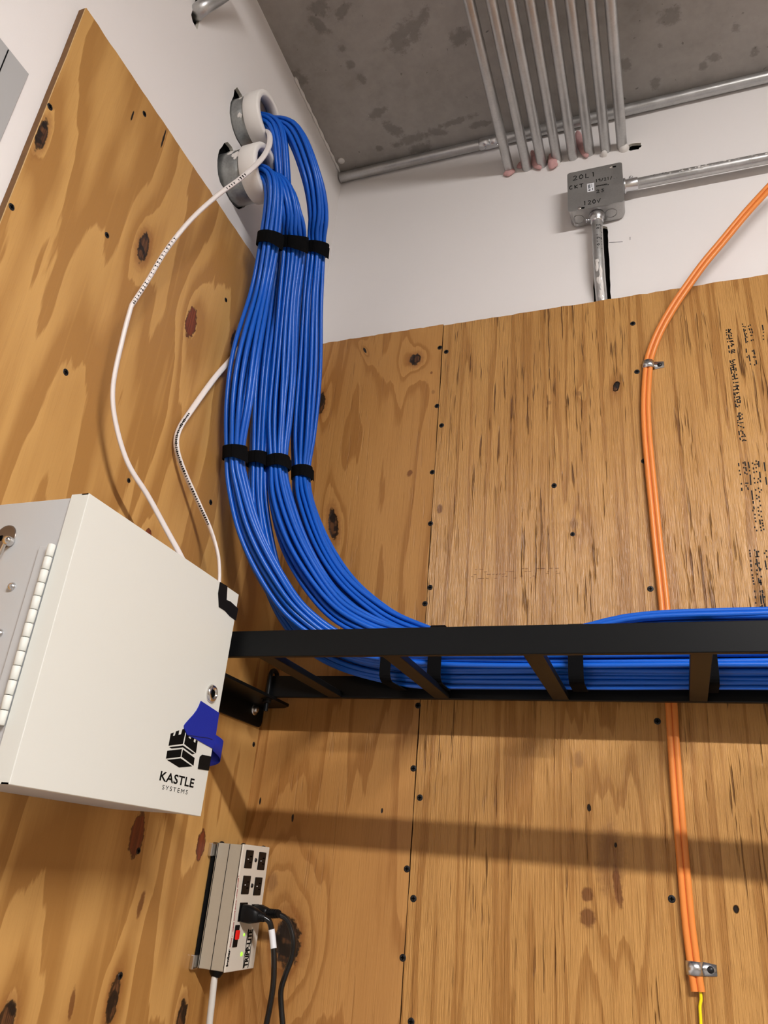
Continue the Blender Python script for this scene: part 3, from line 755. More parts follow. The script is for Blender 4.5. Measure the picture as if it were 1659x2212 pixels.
GL = {'0': [[(.5, 1), (.1, .7), (.1, .25), (.45, 0), (.9, .3), (.85, .75), (.5, 1)]], '~': [[(0, .2), (.3, .9), (.45, .1), (.8, .8), (1, .2)]], '1': [[(.3, .85), (.55, 1), (.5, 0)]], '2': [[(.1, .8), (.45, 1), (.85, .8), (.6, .4), (.05, .0), (1, .05)]],
      '3': [[(.1, .95), (.8, 1), (.4, .6), (.85, .35), (.5, 0), (.1, .1)]], '9': [[(.85, .75), (.5, 1), (.15, .75), (.45, .5), (.85, .75), (.75, 0)]], 'L': [[(.2, 1), (.15, 0), (.85, .02)]],
      'C': [[(.85, .9), (.4, 1), (.1, .5), (.35, .05), (.9, .1)]], 'K': [[(.15, 1), (.2, 0)], [(.85, .95), (.2, .45), (.9, 0)]], 'U': [[(.1, 1), (.15, .4), (.8, .5), (.85, 1), (.85, 0)]], 'T': [[(0, .95), (1, 1)], [(.5, 1), (.45, 0)]],
      'V': [[(.1, .7), (.35, 0), (1, 1)]], '/': [[(.8, 1), (.2, 0)]], ',': [[(.5, .15), (.35, -.2)]], '.': [[(.4, .05), (.55, .05)]], '-': [[(.1, .45), (.8, .5)]], ' ': [],
      'N': [[(.1, 0), (.1, .8), (.8, .1), (.8, .9)]], 'O': [[(.5, .8), (.1, .4), (.5, 0), (.9, .4), (.5, .8)]], 'W': [[(0, .8), (.25, 0), (.5, .6), (.75, 0), (1, .8)]]}
def hand(mb, text, org, ex, ez, nrm, h, w, gap, pen, wrap=None):
    """marker handwriting as thin raised strokes; ex = reading direction, ez = up, nrm = surface normal"""
    org, ex, ez, nrm = [np.asarray(a, float) for a in (org, ex, ez, nrm)]
    x = 0.0
    for ch in text:
        for st in GL.get(ch, []):
            P = []
            for (a, b) in st:
                q = (x + a * w, b * h)
                P.append(wrap(q) if wrap else org + ex * q[0] + ez * q[1] + nrm * pen * .15)
            mb.tube(np.array(P), pen, 5)
        x += w + gap
wr = MB()
s_, up = .0019, (0, 0, 1)
tilt = math.radians(-1)
for text, px, py, h, w, g, pen in (('20L1', 1238, 390, .013, .0095, .0035, .0009), ('CKT', 1229, 410, .0105, .0085, .003, .0009), ('120V', 1260, 444, .0115, .007, .0028, .0009),
                                   ('23', 1288, 417, .0085, .007, .003, .0008), ('19/21/..', 1286, 394, .0085, .005, .0012, .0007), ('~~~~~,', 1288, 404, .005, .0045, .0002, .0008)):
    o_ = wp(px, py, 1, JF)
    hand(wr, text, o_, (math.cos(tilt), 0, -math.sin(tilt) * -1), (0, 0, 1), (0, -1, 0), h, w, g, pen)
obj('handwriting', wr, M_PRINT, jb, 'black marker notes', kind='stuff')

def connector(mb, o, axis, sign, L=.026):
    mb.lathe([(.0118, .0), (.0165, .0), (.0165, .004), (.0138, .005), (.0138, L - .001), (.0130, L), (.0118, L)], o, axis, 20, 0, sign)
# conduit to the right
RZ, RY = 2.9215, -.030
t = thing('wall_conduit', (1.2, RY, RZ), 'shiny horizontal conduit leaving the right side of the junction box', 'conduit')
obj('pipe', MB().tube([(JX1 + .002, RY, RZ + .002), (1.1, RY, RZ - .002), (2.4, RY, RZ - .01)], CON_R, 20), M_EMT, t)
c_ = MB(); connector(c_, (JX1, RY, RZ + .002), 0, 1, .030); obj('connector', c_, M_ZINC, t)
obj('set_screw', MB().lathe([(.0028, 0), (.0028, .006), (.0042, .006), (.0042, .009), (.0001, .0095)], (JX1 + .016, RY, RZ + .0155), 2, 12), M_ZINC, t)
wr = MB(); x0 = wp(1392, 385, 1, -.042)[0]
def wrap_r(q, x0=x0): 
    a = math.radians(200) - 0 ; th = math.radians(60) - q[1] / CON_R * .9
    ang = math.radians(68) - (.010 - q[1]) / CON_R
    return np.array([x0 + q[0], RY - (CON_R + .0001) * math.cos(ang), RZ + .0005 + (CON_R + .0001) * math.sin(ang)])
hand(wr, '19,21,23', (0, 0, 0), (1, 0, 0), (0, 0, 1), (0, -1, 0), .010, .0042, .0018, .0005, wrap_r)
obj('handwriting', wr, M_PRINT, t, 'black marker numbers', kind='stuff')
sp = MB()
for k in range(60):                     # spatter of white paint and scuffs on the pipe
    x = rng.uniform(.80, 1.05); ang = rng.normal(.05, .3); r = rng.uniform(.0005, .0018)
    c = np.array([x, RY - (CON_R + .0002) * math.cos(ang), RZ - .002 * (x - .72) + (CON_R + .0002) * math.sin(ang)])
    V = [c + np.array([r * rng.uniform(.8, 2.2) * math.cos(b), 0, r * math.sin(b)]) for b in np.linspace(0, 2 * math.pi, 6)[:-1]]
    sp.add(V, [tuple(range(5))])
obj('paint_spatter', sp, M_CAULK, t, 'spatter of white paint', kind='stuff')
# conduit down into the slot
t = thing('drop_conduit', (.659, -.03, 2.75), 'vertical conduit dropping from the junction box into the cut wall slot', 'conduit')
dp = catmull([(.6595, -.030, JZ0 + .004), (.6590, -.030, 2.80), (.659, -.029, 2.74), (.6592, -.021, 2.68), (.660, -.008, 2.635), (.6605, .002, 2.59)], 40)
dp = dp[dp[:, 2] > 2.56]
obj('pipe', MB().tube(dp, CON_R, 20), M_EMT, t)
c_ = MB(); c_.lathe([(.0118, 0), (.0165, 0), (.017, .006), (.0155, .014), (.0132, .018), (.0132, .024), (.0118, .024)], (.6595, -.030, JZ0), 2, 20, 0, -1); obj('connector', c_, M_ZINC, t)
obj('set_screw', MB().lathe([(.003, 0), (.003, .006), (.0042, .006), (.0042, .008), (.0001, .0085)], (.6595 - .015, -.032, JZ0 - .012), 0, 12, 0, -1), M_ZINC, t)
wr = MB()
def wrap_d(q):
    ang = (q[1] - .006) / CON_R
    i = int(np.argmin(abs(dp[:, 2] - (2.745 + q[0])))); c = dp[i]
    return np.array([c[0] + (CON_R + .0001) * math.sin(-ang + .35), c[1] - (CON_R + .0001) * math.cos(-ang + .35), 2.745 + q[0]])
hand(wr, '19121,93', (0, 0, 0), (0, 0, 1), (-1, 0, 0), (0, -1, 0), .011, .0062, .0030, .0006, wrap_d)
obj('handwriting', wr, M_PRINT, t, 'black marker numbers running up the pipe', kind='stuff')
sp = MB()
for (z, a0, rz, ra) in ((2.715, -.2, .006, .35), (2.703, -.35, .012, .3), (2.688, .3, .014, .25), (2.668, -.1, .012, .4), (2.655, .3, .018, .3), (2.64, .0, .01, .5)):
    i = int(np.argmin(abs(dp[:, 2] - z))); V = []
    for b in np.linspace(0, 2 * math.pi, 13)[:-1]:
        q_ = 1 + rng.normal(0, .15); j = int(np.argmin(abs(dp[:, 2] - (z + rz * math.sin(b) * q_)))); c = dp[j]; an = a0 + ra * math.cos(b) * q_
        V.append((c[0] + (CON_R + .0004) * math.sin(an), c[1] - (CON_R + .0004) * math.cos(an), c[2]))
    c = dp[i]; V.append((c[0] + (CON_R + .0008) * math.sin(a0), c[1] - (CON_R + .0008) * math.cos(a0), c[2]))
    sp.add(V, [(j, (j + 1) % 12, 12) for j in range(12)])
obj('paint_smear', sp, M_CAULK, t, 'smears of white wall paint', kind='stuff')
# pencil marks on the white wall right of the slot
pmk = MB()
a, b = wp(1316, 524, 1, -.0003), wp(1345, 522, 1, -.0003); pmk.tube([a, b], .0005, 5)
a, b = wp(1361, 512, 1, -.0003), wp(1361, 518, 1, -.0003); pmk.tube([a, b], .0005, 5)
struct('trim_4', pmk, M_INK)

# ------------------------------------------------------------------ cable ladder and its wall bracket
YFRONT, YREAR, RT = -.3735, -.106, .0095
ZB, ZT = 1.7785, 1.8165
lad = thing('cable_ladder', (.0, -.24, ZB), 'black steel cable ladder carrying the blue cables along the back wall', 'cable ladder')
obj('front_rail', MB().rbox(.016, 2.3, YFRONT, YFRONT + RT, ZB, ZT, .0012), M_BLACK, lad, 'front rail nearest the viewer')
obj('rear_rail', MB().rbox(.058, 2.3, YREAR, YREAR + RT, ZB, ZT, .0012), M_BLACK, lad, 'rear rail nearest the plywood')
RUNGS = [.195, .3855, .5765, .7745, .967, 1.16, 1.35, 1.54, 1.73, 1.92, 2.11]
for x in RUNGS:
    obj('rung', MB().rbox(x - .0125, x + .0125, YFRONT + RT, YREAR, ZB + .0005, ZB + .0105, .001), M_BLACK, lad)
br = thing('wall_bracket', (LP, -.2, 1.737), 'black angle bracket bolted to the left plywood under the ladder end', 'bracket')
pr_ = [(-.42, 1.737), (-.040, 1.737), (-.033, 1.740), (-.030, 1.748), (-.030, 1.7775), (-.42, 1.7775)]
obj('upright_flange', MB().prism(pr_, 0, LP, LP + .005), M_BLACK, br)
obj('ledge_flange', MB().prism([(LP, -.42), (LP + .066, -.42), (LP + .066, -.05), (LP + .05, -.036), (LP, -.030)], 2, 1.7730, 1.7780), M_BLACK, br)
q = wp(553, 1532, 0, LP + .008)
bl = obj('lag_bolt', MB().lathe([(.011, 0), (.011, .0015), (.006, .0016)], (LP + .005, q[1], q[2]), 0, 20).lathe([(.0065, .0015), (.0068, .006), (.004, .0068), (.0001, .007)], (LP + .005, q[1], q[2]), 0, 6), M_ZINC, br)
for (y, nm) in ((-.095, 0), (-.355, 1)):
    t = thing('hook_bolt', (LP + .045, y, 1.777), ['black hook bolt clamping the rear ladder rail to the bracket', 'black hook bolt clamping the front ladder rail to the bracket'][nm], 'bolt')
    hx = .068 if nm == 0 else .05
    obj('rod', MB().tube(catmull([(hx, y - .018, 1.752), (hx, y - .018, 1.80), (hx, y - .018, 1.818), (hx, y - .010, 1.826), (hx, y + .003, 1.824), (hx, y + .008, 1.815)], 24), .0042, 10), M_BLACK, t)
    obj('nut', MB().lathe([(.0085, 0), (.0085, .006), (.0042, .0062)], (hx, y - .018, 1.7725), 2, 6, 0, -1).lathe([(.011, -.0005), (.011, .0005), (.004, .0006)], (hx, y - .018, 1.7727), 2, 16, 0, -1), M_BLACK, t)

# ------------------------------------------------------------------ blue cables
CR = .0041
def hexpack(n, sp):
    c = []
    for i in range(-6, 7):
        for j in range(-6, 7):
            x = sp * (i + .5 * (j % 2)); y = sp * j * .866
            c.append((x - .0013, y - .001))
    c.sort(key=lambda p: p[0] ** 2 + p[1] ** 2)
    return np.array(c[:n])
# centre line x, y, z and the two spreads (across the bend, along y)
BUN = dict(
 left=dict(word='left', n=17, pts=[(-.010, -.437, 2.708, .85, .85), (.055, -.437, 2.708, .9, .9), (.088, -.432, 2.690, .95, .95), (.094, -.415, 2.648, 1, 1), (.080, -.383, 2.577, 1.08, 1.08), (.064, -.357, 2.485, 1.12, 1.12),
      (.058, -.358, 2.345, 1.4, 1.42), (.054, -.345, 2.243, 1.32, 1.36), (.050, -.322, 2.151, .90, .90), (.056, -.303, 2.096, 1.05, 1.08), (.082, -.282, 2.020, 1.2, 1.25), (.122, -.250, 1.946, 1.2, 1.3), (.165, -.215, 1.890, 1.1, 1.25), (.235, -.180, 1.848, 1, 1.0), (.33, -.160, 1.832, .9, .85), (.46, -.153, 1.829, .95, .9), (.80, -.153, 1.829, .95, .9), (1.2, -.153, 1.829, .95, .9), (2.2, -.153, 1.829, .95, .9)]),
 middle=dict(word='middle', n=20, pts=[(-.010, -.415, 2.715, .85, .85), (.060, -.415, 2.715, .9, .9), (.100, -.408, 2.695, .95, .95), (.112, -.378, 2.648, 1, 1), (.100, -.334, 2.615, 1.12, 1.12), (.086, -.299, 2.510, 1.12, 1.12),
      (.075, -.256, 2.376, 1.35, 1.38), (.074, -.240, 2.282, 1.28, 1.3), (.078, -.226, 2.190, .90, .90), (.094, -.216, 2.112, 1.1, 1.1), (.132, -.202, 2.022, 1.25, 1.3), (.190, -.186, 1.940, 1.2, 1.3), (.245, -.176, 1.895, 1.1, 1.2), (.33, -.160, 1.867, .9, .9), (.46, -.153, 1.858, .95, .9), (.80, -.153, 1.858, .95, .9), (1.2, -.153, 1.858, .95, .9), (2.2, -.153, 1.858, .95, .9)]),
 hidden=dict(word='rear', n=13, pts=[(-.010, -.448, 2.852, .85, .85), (.045, -.447, 2.852, .9, .9), (.080, -.437, 2.825, .95, .95), (.085, -.400, 2.745, 1, 1), (.070, -.335, 2.655, .95, .95), (.055, -.300, 2.540, 1.05, 1.05),
      (.047, -.280, 2.385, 1.15, 1.15), (.043, -.257, 2.275, 1.1, 1.1), (.043, -.238, 2.188, .95, .95), (.053, -.226, 2.092, 1.05, 1.05), (.082, -.200, 1.982, 1.15, 1.2), (.120, -.166, 1.904, 1.1, 1.1), (.18, -.145, 1.850, 1, 1), (.27, -.134, 1.820, .95, .95), (.40, -.128, 1.809, .95, .9), (.80, -.128, 1.809, .95, .9), (1.2, -.128, 1.809, .95, .9), (2.2, -.128, 1.809, .95, .9)]),
 right=dict(word='right', n=19, pts=[(-.010, -.428, 2.860, .85, .85), (.050, -.427, 2.860, .9, .9), (.108, -.416, 2.832, 1.05, 1.1), (.142, -.376, 2.748, 1.1, 1.2), (.143, -.328, 2.692, 1.08, 1.15), (.124, -.284, 2.650, 1.02, 1.02), (.112, -.250, 2.545, 1.25, 1.25),
      (.103, -.203, 2.410, 1.4, 1.4), (.094, -.166, 2.275, 1.22, 1.22), (.092, -.150, 2.203, .84, .84), (.106, -.148, 2.142, 1.0, 1.0), (.152, -.147, 2.043, 1.15, 1.15), (.206, -.144, 1.970, 1.15, 1.15), (.275, -.139, 1.915, 1.1, 1.0), (.330, -.135, 1.888, 1.0, .95), (.42, -.130, 1.861, .9, .85), (.56, -.129, 1.852, .85, .8), (.82, -.129, 1.852, .95, .9), (1.2, -.129, 1.852, .95, .9), (2.2, -.129, 1.852, .95, .9)]))
STRAPPED = dict(left=(4, 8), middle=(4, 8), hidden=(8,), right=(5, 9))
NS = 150
def frames(C):
    T = np.gradient(C, axis=0); T /= np.linalg.norm(T, axis=1)[:, None]
    B = np.tile(np.array([0, 1., 0]), (len(C), 1)); B -= T * np.sum(B * T, axis=1)[:, None]; B /= np.linalg.norm(B, axis=1)[:, None]
    N = np.cross(T, B)
    return T, B, N
labels = dict(left='blue network cable of the left strapped bundle, hanging from the lower sleeve',
              middle='blue network cable of the middle strapped bundle, hanging from the lower sleeve',
              hidden='blue network cable of the dark bundle hanging behind the other three',
              right='blue network cable of the right strapped bundle, hanging from the upper sleeve')
def station_index(S, pts, k):
    return int(np.argmin(np.linalg.norm(S[:, :3] - np.array(pts[k][:3]), axis=1)))
for key, b in BUN.items():
    S = catmull(np.array(b['pts']), NS)
    C = S[:, :3]; T, B, N = frames(C)
    off = hexpack(b['n'], CR * 2.06)
    sidx = [station_index(S, b['pts'], k) for k in STRAPPED[key]]
    ii = np.arange(NS)
    tight = np.ones(NS)
    for k in sidx: tight *= 1 - np.exp(-((ii - k) / 5.0) ** 2)
    vert = 1 / (1 + np.exp((C[:, 0] - .36) / .05))       # 1 hanging, 0 on the ladder
    order = np.argsort(off[:, 1])
    for i in range(b['n']):
        ph = rng.uniform(0, 6.28, 4); fr = rng.uniform(.7, 1.8, 4)
        s = ii / NS
        wa = .0016 * tight * (np.sin(fr[0] * 14 * s + ph[0]) + .6 * np.sin(fr[1] * 26 * s + ph[1]))
        wb = .0020 * tight * (np.sin(fr[2] * 14 * s + ph[2]) + .6 * np.sin(fr[3] * 26 * s + ph[3]))
        rot = .35 * np.sin(2.2 * s + ph[0] * .05)
        oa = off[i, 0] * np.cos(rot) - off[i, 1] * np.sin(rot); ob = off[i, 0] * np.sin(rot) + off[i, 1] * np.cos(rot)
        P = C + N * (oa * S[:, 3] + wa)[:, None] + B * (ob * S[:, 4] + wb)[:, None]
        P[:, 2] = np.where(P[:, 0] > .30, np.maximum(P[:, 2], ZB + .0145 + .0012 * (i % 3)), P[:, 2])
        if key == 'middle' and off[i, 0] > -.004:               # a few strands ride up over the rest
            hump = 1 / (1 + np.exp(-(P[:, 0] - .64) / .03))
            P[:, 2] += hump * (.030 + .004 * math.sin(i)) * (1 - .08 * np.sin(P[:, 0] * 9))
        inw = P[:, 0] < .02
        x_ok = ~(P[:, 0] < LP + CR) | inw
        P[:, 0] = np.where((P[:, 0] < LP + CR + .001) & (P[:, 2] < 2.62), LP + CR + .001, P[:, 0])
        P[:, 1] = np.clip(P[:, 1], -9, -.095) if key != 'x' else P[:, 1]
        P[:, 1] = np.where(P[:, 2] < 1.845, np.clip(P[:, 1], YFRONT + RT + CR, YREAR - CR), P[:, 1])
        o = obj('network_cable', MB().tube(P, CR, 8, caps=False), M_BLUE, base=tuple(C[len(C) // 3]))
        tag(o, labels[key], 'cable', 'blue cables of the %s bundle' % b['word'])
    # hook-and-loop straps round the bundle
    rad = np.max(np.linalg.norm(off, axis=1)) + CR + .0008
    for n_, k in enumerate(sidx):
        V = []; F = []; n = 32
        c = C[k]; rows = [(-.0112, rad), (-.0112, rad + .0018), (.0112, rad + .0018), (.0112, rad)]
        for (tt, r) in rows:
            for j in range(n):
                a = 2 * math.pi * j / n
                V.append(c + T[k] * tt + N[k] * r * S[k, 3] * math.cos(a) + B[k] * r * S[k, 4] * math.sin(a))
        for q in range(4):
            for j in range(n): F.append((q * n + j, q * n + (j + 1) % n, ((q + 1) % 4) * n + (j + 1) % n, ((q + 1) % 4) * n + j))
        m_ = MB().add(V, F, 0, False)
        # loose end of the strap lying round the outside
        V = []; F = []; a0 = 5.0; nn = 9
        for j in range(nn):
            a = a0 + j * .16; lift = .0022 + .00045 * j
            for tt in (-.0105, .0105):
                V.append(c + T[k] * (tt + j * .0012) + (N[k] * S[k, 3] * math.cos(a) + B[k] * S[k, 4] * math.sin(a)) * (rad + lift))
        for j in range(nn - 1): F.append((2 * j, 2 * j + 1, 2 * j + 3, 2 * j + 2))
        vv = [np.array(p) for p in V]; V2 = V + [p + (p - c) / np.linalg.norm(p - c) * .0014 for p in vv]
        nb = len(V); F2 = F + [tuple(i + nb for i in f[::-1]) for f in F] + [(0, 1, nb + 1, nb), (2 * nn - 1, 2 * nn - 2, nb + 2 * nn - 2, nb + 2 * nn - 1)]
        for j in range(nn - 1): F2 += [(2 * j, 2 * j + 2, nb + 2 * j + 2, nb + 2 * j), (2 * j + 1, nb + 2 * j + 1, nb + 2 * j + 3, 2 * j + 3)]
        t = thing('cable_strap', c, 'black hook-and-loop strap round the %s blue bundle, %s' % (b['word'], 'just below the sleeves' if (n_ == 0 and len(sidx) > 1) else 'above the ladder bend'), 'strap', 'straps on the hanging bundles')
        obj('band', m_, M_STRAP, t); obj('loose_end', MB().add(V2, F2), M_STRAP, t)

# straps round the whole flat run on the ladder
def loop_strap(x, lean, w, y0, y1, z0, z1, label):
    r = .014; path = []
    for (cy, cz, a0) in ((y1 - r, z1 - r, 0), (y0 + r, z1 - r, 90), (y0 + r, z0 + r, 180), (y1 - r, z0 + r, 270)):
        for k in range(6):
            a = math.radians(a0 + 90 * k / 5); path.append((cy + r * math.cos(a), cz + r * math.sin(a)))
    V = []; F = []; n = len(path); cyz = np.array([(y0 + y1) / 2, (z0 + z1) / 2])
    for (dx, e) in ((-w / 2, 0), (-w / 2, .0018), (w / 2, .0018), (w / 2, 0)):
        for (y, z) in path:
            d = np.array([y, z]) - cyz; d /= np.linalg.norm(d)
            V.append((x + dx + lean * (y - y0), y + d[0] * e, z + d[1] * e))
    for q in range(4):
        for j in range(n): F.append((q * n + j, q * n + (j + 1) % n, ((q + 1) % 4) * n + (j + 1) % n, ((q + 1) % 4) * n + j))
    o = obj('ladder_strap', MB().add(V, F), M_STRAP, base=(x, (y0 + y1) / 2, z0)); tag(o, label, 'strap')
loop_strap(.6085, .0, .022, -.180, -.1105, 1.7895, 1.8795, 'black strap round the cable run on the ladder, beside the third rung')
loop_strap(.792, .0, .020, -.180, -.1105, 1.7895, 1.8785, 'black strap round the cable run at the right end of the ladder')
loop_strap(.392, .0, .022, -.182, -.1105, 1.7895, 1.8815, 'black strap round the cable run beside the second rung')
loop_strap(.312, .12, .018, -.186, -.1105, 1.7895, 1.862, 'black strap round the bending cables left of the second rung')

# ------------------------------------------------------------------ the two white cables
def white_cable(pts, r, label, prints):
    W = np.array([wp(px, py, 0, x) for px, py, x in pts])
    P = catmull(W, 150)
    t = thing('white_cable', P[0], label, 'cable')
    obj('jacket', MB().tube(P, np.interp(np.arange(150) / 149, [0, .3, 1], r), 10, r2=np.interp(np.arange(150) / 149, [0, .3, 1], [q * .62 for q in r]), twist=2.6), M_WJACK, t)
    mb = MB(); T = np.gradient(P, axis=0); T /= np.linalg.norm(T, axis=1)[:, None]
    for (a, b, n, sz) in prints:
        for k in range(n):
            i = int((a + (b - a) * k / n) * 149); c = P[i]; view = CAM - c; view /= np.linalg.norm(view)
            sd = np.cross(T[i], view); sd /= np.linalg.norm(sd); out = np.cross(sd, T[i])
            r_ = np.interp(i / 149, [0, .3, 1], r)
            d = c + out * (r_ * .96); l = sz * rng.uniform(.25, .55); h = r_ * rng.uniform(.2, .4)
            V = [d + T[i] * l + sd * h, d - T[i] * l + sd * h, d - T[i] * l - sd * h, d + T[i] * l - sd * h]
            V += [v_ - out * .003 for v_ in V]
            mb.add(V, [(0, 1, 2, 3), (0, 4, 5, 1), (1, 5, 6, 2), (2, 6, 7, 3), (3, 7, 4, 0)])
    obj('jacket_print', mb, M_INK, t, 'tiny black print along the jacket', kind='stuff')
white_cable([(568, 279, .02), (577, 282, .062), (583, 295, .080), (580, 318, .088), (562, 347, .090), (520, 385, .088), (470, 422, .082), (412, 475, .074), (358, 542, .068), (318, 608, .064), (287, 656, .062), (282.5, 665, .062), (264, 735, .058), (244, 835, .052), (249, 910, .052), (276, 1000, .056), (320, 1072, .062), (360, 1145, .070), (396, 1212, .080), (408, 1250, .085)],
            [.0050, .0062, .0046], 'white flat cable looping from the upper sleeve across the plywood to the enclosure', [(.27, .335, 8, .0028), (.46, .60, 28, .0024)])
white_cable([(545, 712, .022), (520, 748, .022), (500, 775, .022), (465, 815, .023), (412, 888, .023), (386, 930, .023), (381, 965, .024), (395, 1012, .028), (428, 1085, .038), (455, 1145, .050), (470, 1195, .062), (474, 1235, .075), (473, 1270, .082)],
            [.0048, .0052, .0046], 'short white cable coming out behind the blue bundles and curving to the enclosure corner', [(.42, .78, 54, .0024)])

# ------------------------------------------------------------------ grey control enclosure
EX, EY0, EY1, EZ0, EZ1 = .150, -.7265, -.391, 1.5613, 1.8665
en = thing('control_enclosure', (LP, (EY0 + EY1) / 2, EZ0), 'pale metal control enclosure with hinged door on the left plywood', 'enclosure')
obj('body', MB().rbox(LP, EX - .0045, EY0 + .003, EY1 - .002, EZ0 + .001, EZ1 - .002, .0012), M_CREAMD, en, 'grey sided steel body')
door = MB()
door.rbox(EX - .0018, EX, EY0, EY1, EZ0, EZ1, .0007)
door.box(EX - .024, EX - .0012, EY0, EY0 + .0016, EZ0, EZ1); door.box(EX - .010, EX - .0012, EY0, EY1, EZ1 - .0016, EZ1)
door.box(EX - .012, EX - .0012, EY1 - .0016, EY1, EZ0, EZ1); door.box(EX - .010, EX - .0012, EY0, EY1, EZ0, EZ0 + .0016)
dr = obj('door', door, M_CREAM, en, 'cream painted hinged door')
# hinge on the side facing the viewer
hx = EX - .0285; hy = EY0 - .0012
zt = wp(128, 1176, 1, hy)[2]; zb = wp(22, 1568, 1, hy)[2]
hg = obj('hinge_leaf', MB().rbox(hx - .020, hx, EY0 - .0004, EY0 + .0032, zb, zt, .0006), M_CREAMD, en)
nk = 13; hk = (zt - zb) / nk
for k in range(nk):
    obj('hinge_knuckle', MB().lathe([(.0001, 0), (.0036, 0), (.0042, .0006), (.0042, hk - .0012), (.0036, hk - .0006), (.0001, hk - .0006)], (hx, EY0 - .0030, zb + k * hk), 2, 14), M_CREAM, hg)
obj('hinge_pin', MB().tube([(hx, EY0 - .003, zb + .0005), (hx, EY0 - .003, zt - .0005)], .003, 8), M_DARK, hg)
# hole with a bright stud and rod, and two small screws on the same side
q = wp(12, 1160, 1, EY0 + .003)
obj('knockout_hole', MB().lathe([(.0001, .0006), (.0125, .0006), (.014, 0.001), (.0145, .0)], (q[0], EY0 + .003, q[2]), 1, 24, 0, -1), [flat('brass_brown_rim', (.16, .13, .11, 1), .3, .7)], en)
q = wp(8, 1163, 1, EY0 + .002)
obj('hole_slot', MB().prism([(q[0] - .016, q[2] - .004), (q[0] - .002, q[2] - .002), (q[0] - .003, q[2] + .004), (q[0] - .016, q[2] + .002)], 1, EY0 + .0016, EY0 + .003), M_SLOT, en)
q = wp(17, 1168, 1, EY0 - .002)
ks = obj('latch_stud', MB().lathe([(.0001, .0055), (.004, .0045), (.0058, .001), (.0055, -.004)], (q[0], EY0 - .002, q[2]), 1, 16, 0, -1), M_CHROME, en)
q2 = wp(-4, 1206, 1, EY0 - .002)
obj('latch_rod', MB().tube([(q[0] - .002, EY0 - .003, q[2] - .004), tuple(q2)], .0022, 8), M_CHROME, en)
for px, py in ((25, 1267), (-2, 1368)):
    q = wp(px, py, 1, EY0 + .002)
    obj('side_screw', MB().lathe([(.0001, .0045), (.003, .0038), (.0048, .0012), (.0048, -.001)], (q[0], EY0 + .003, q[2]), 1, 14, 0, -1), M_ZINC, en)
q = wp(456, 1498, 0, EX)
lk = obj('cam_lock', MB().lathe([(.0118, 0), (.0122, .001), (.0105, .004), (.008, .0052), (.0072, .0048), (.0070, .003), (.0001, .003)], q, 0, 28), M_CHROME, en)
obj('key_slot', MB().box(EX + .003, EX + .0036, q[1] - .0008, q[1] + .0008, q[2] - .0045, q[2] + .0045).lathe([(.0055, .0029), (.0052, .0031), (.0001, .0031)], q, 0, 18), M_SLOT, lk)
# printed castle emblem and lettering
def poly_px(pts, ox, oy, sc, x, thick, mb):
    P = [wp(ox + a / sc, oy + b / sc, 0, x) for a, b in pts]
    bm = bmesh.new(); vs = [bm.verts.new(Vector((float(p[0]), float(p[1]), float(p[2])))) for p in P]
    f = bm.faces.new(vs); bm.normal_update()
    if f.normal.x < 0: bmesh.ops.reverse_faces(bm, faces=[f])
    ex = bmesh.ops.extrude_face_region(bm, geom=[f]); nv = [g for g in ex['geom'] if isinstance(g, bmesh.types.BMVert)]
    for v_ in nv: v_.co.x += thick
    bmesh.ops.triangulate(bm, faces=list(bm.faces))
    mb.bm(bm); return mb
em = MB()
for poly in ([(438, 858), (482, 843), (468, 893), (495, 886), (512, 828), (556, 813), (545, 876), (580, 868), (600, 798), (646, 788), (636, 862), (605, 1001), (408, 1027)],
             [(652, 850), (694, 872), (684, 912), (712, 936), (728, 890), (768, 914), (752, 966), (776, 988), (786, 944), (810, 962), (785, 1130), (624, 1003)],
             [(418, 1046), (608, 1022), (772, 1136), (735, 1146), (606, 1050), (450, 1066)], [(390, 1096), (592, 1072), (574, 1180), (373, 1205)],
             [(606, 1078), (768, 1195), (752, 1302), (588, 1178)], [(385, 1222), (575, 1200), (735, 1310), (555, 1328)]):
    poly_px(poly, 300, 1450, 6.381, EX, .0002, em)
obj('castle_emblem', em, M_PRINT, dr, 'black printed castle tower emblem')

def text_mesh(name, body, mat, parent, org, ex, ez, width=None, height=None, bold=0.0, space=1.0, thick=.0002, label=None):
    cu = bpy.data.curves.new(name, 'FONT'); cu.body = body; cu.size = 1.0; cu.offset = bold; cu.space_character = space; cu.fill_mode = 'FRONT'; cu.resolution_u = 3
    o = bpy.data.objects.new(name, cu); COL.objects.link(o)
    bpy.context.view_layer.update()
    me = bpy.data.meshes.new_from_object(o.evaluated_get(bpy.context.evaluated_depsgraph_get()))
    bpy.data.objects.remove(o); bpy.data.curves.remove(cu)
    V = np.array([v.co[:] for v in me.vertices]); mn = V.min(0); mx = V.max(0)
    F = [tuple(p.vertices) for p in me.polygons]; bpy.data.meshes.remove(me)
    U = (V - mn) / np.maximum(mx - mn, 1e-6)
    w_ = width; h_ = height
    org, ex, ez = [np.asarray(a, float) for a in (org, ex, ez)]
    nrm = np.cross(ex, ez); nrm /= np.linalg.norm(nrm)
    W = [org + ex * (u[0] * w_) + ez * (u[1] * h_) + nrm * thick for u in U]
    return obj(name, MB().add(W, F), mat, parent, label)
a, b = wp(344, 1684, 0, EX), wp(418, 1698, 0, EX)
text_mesh('lettering', 'KASTLE', M_PRINT, dr, (EX, a[1] , a[2] - .001), (0, 1, 0), (0, 0, 1), b[1] - a[1], .0112, .022, 1.06, label='printed word KASTLE')
a, b = wp(350, 1702, 0, EX), wp(405, 1712, 0, EX)
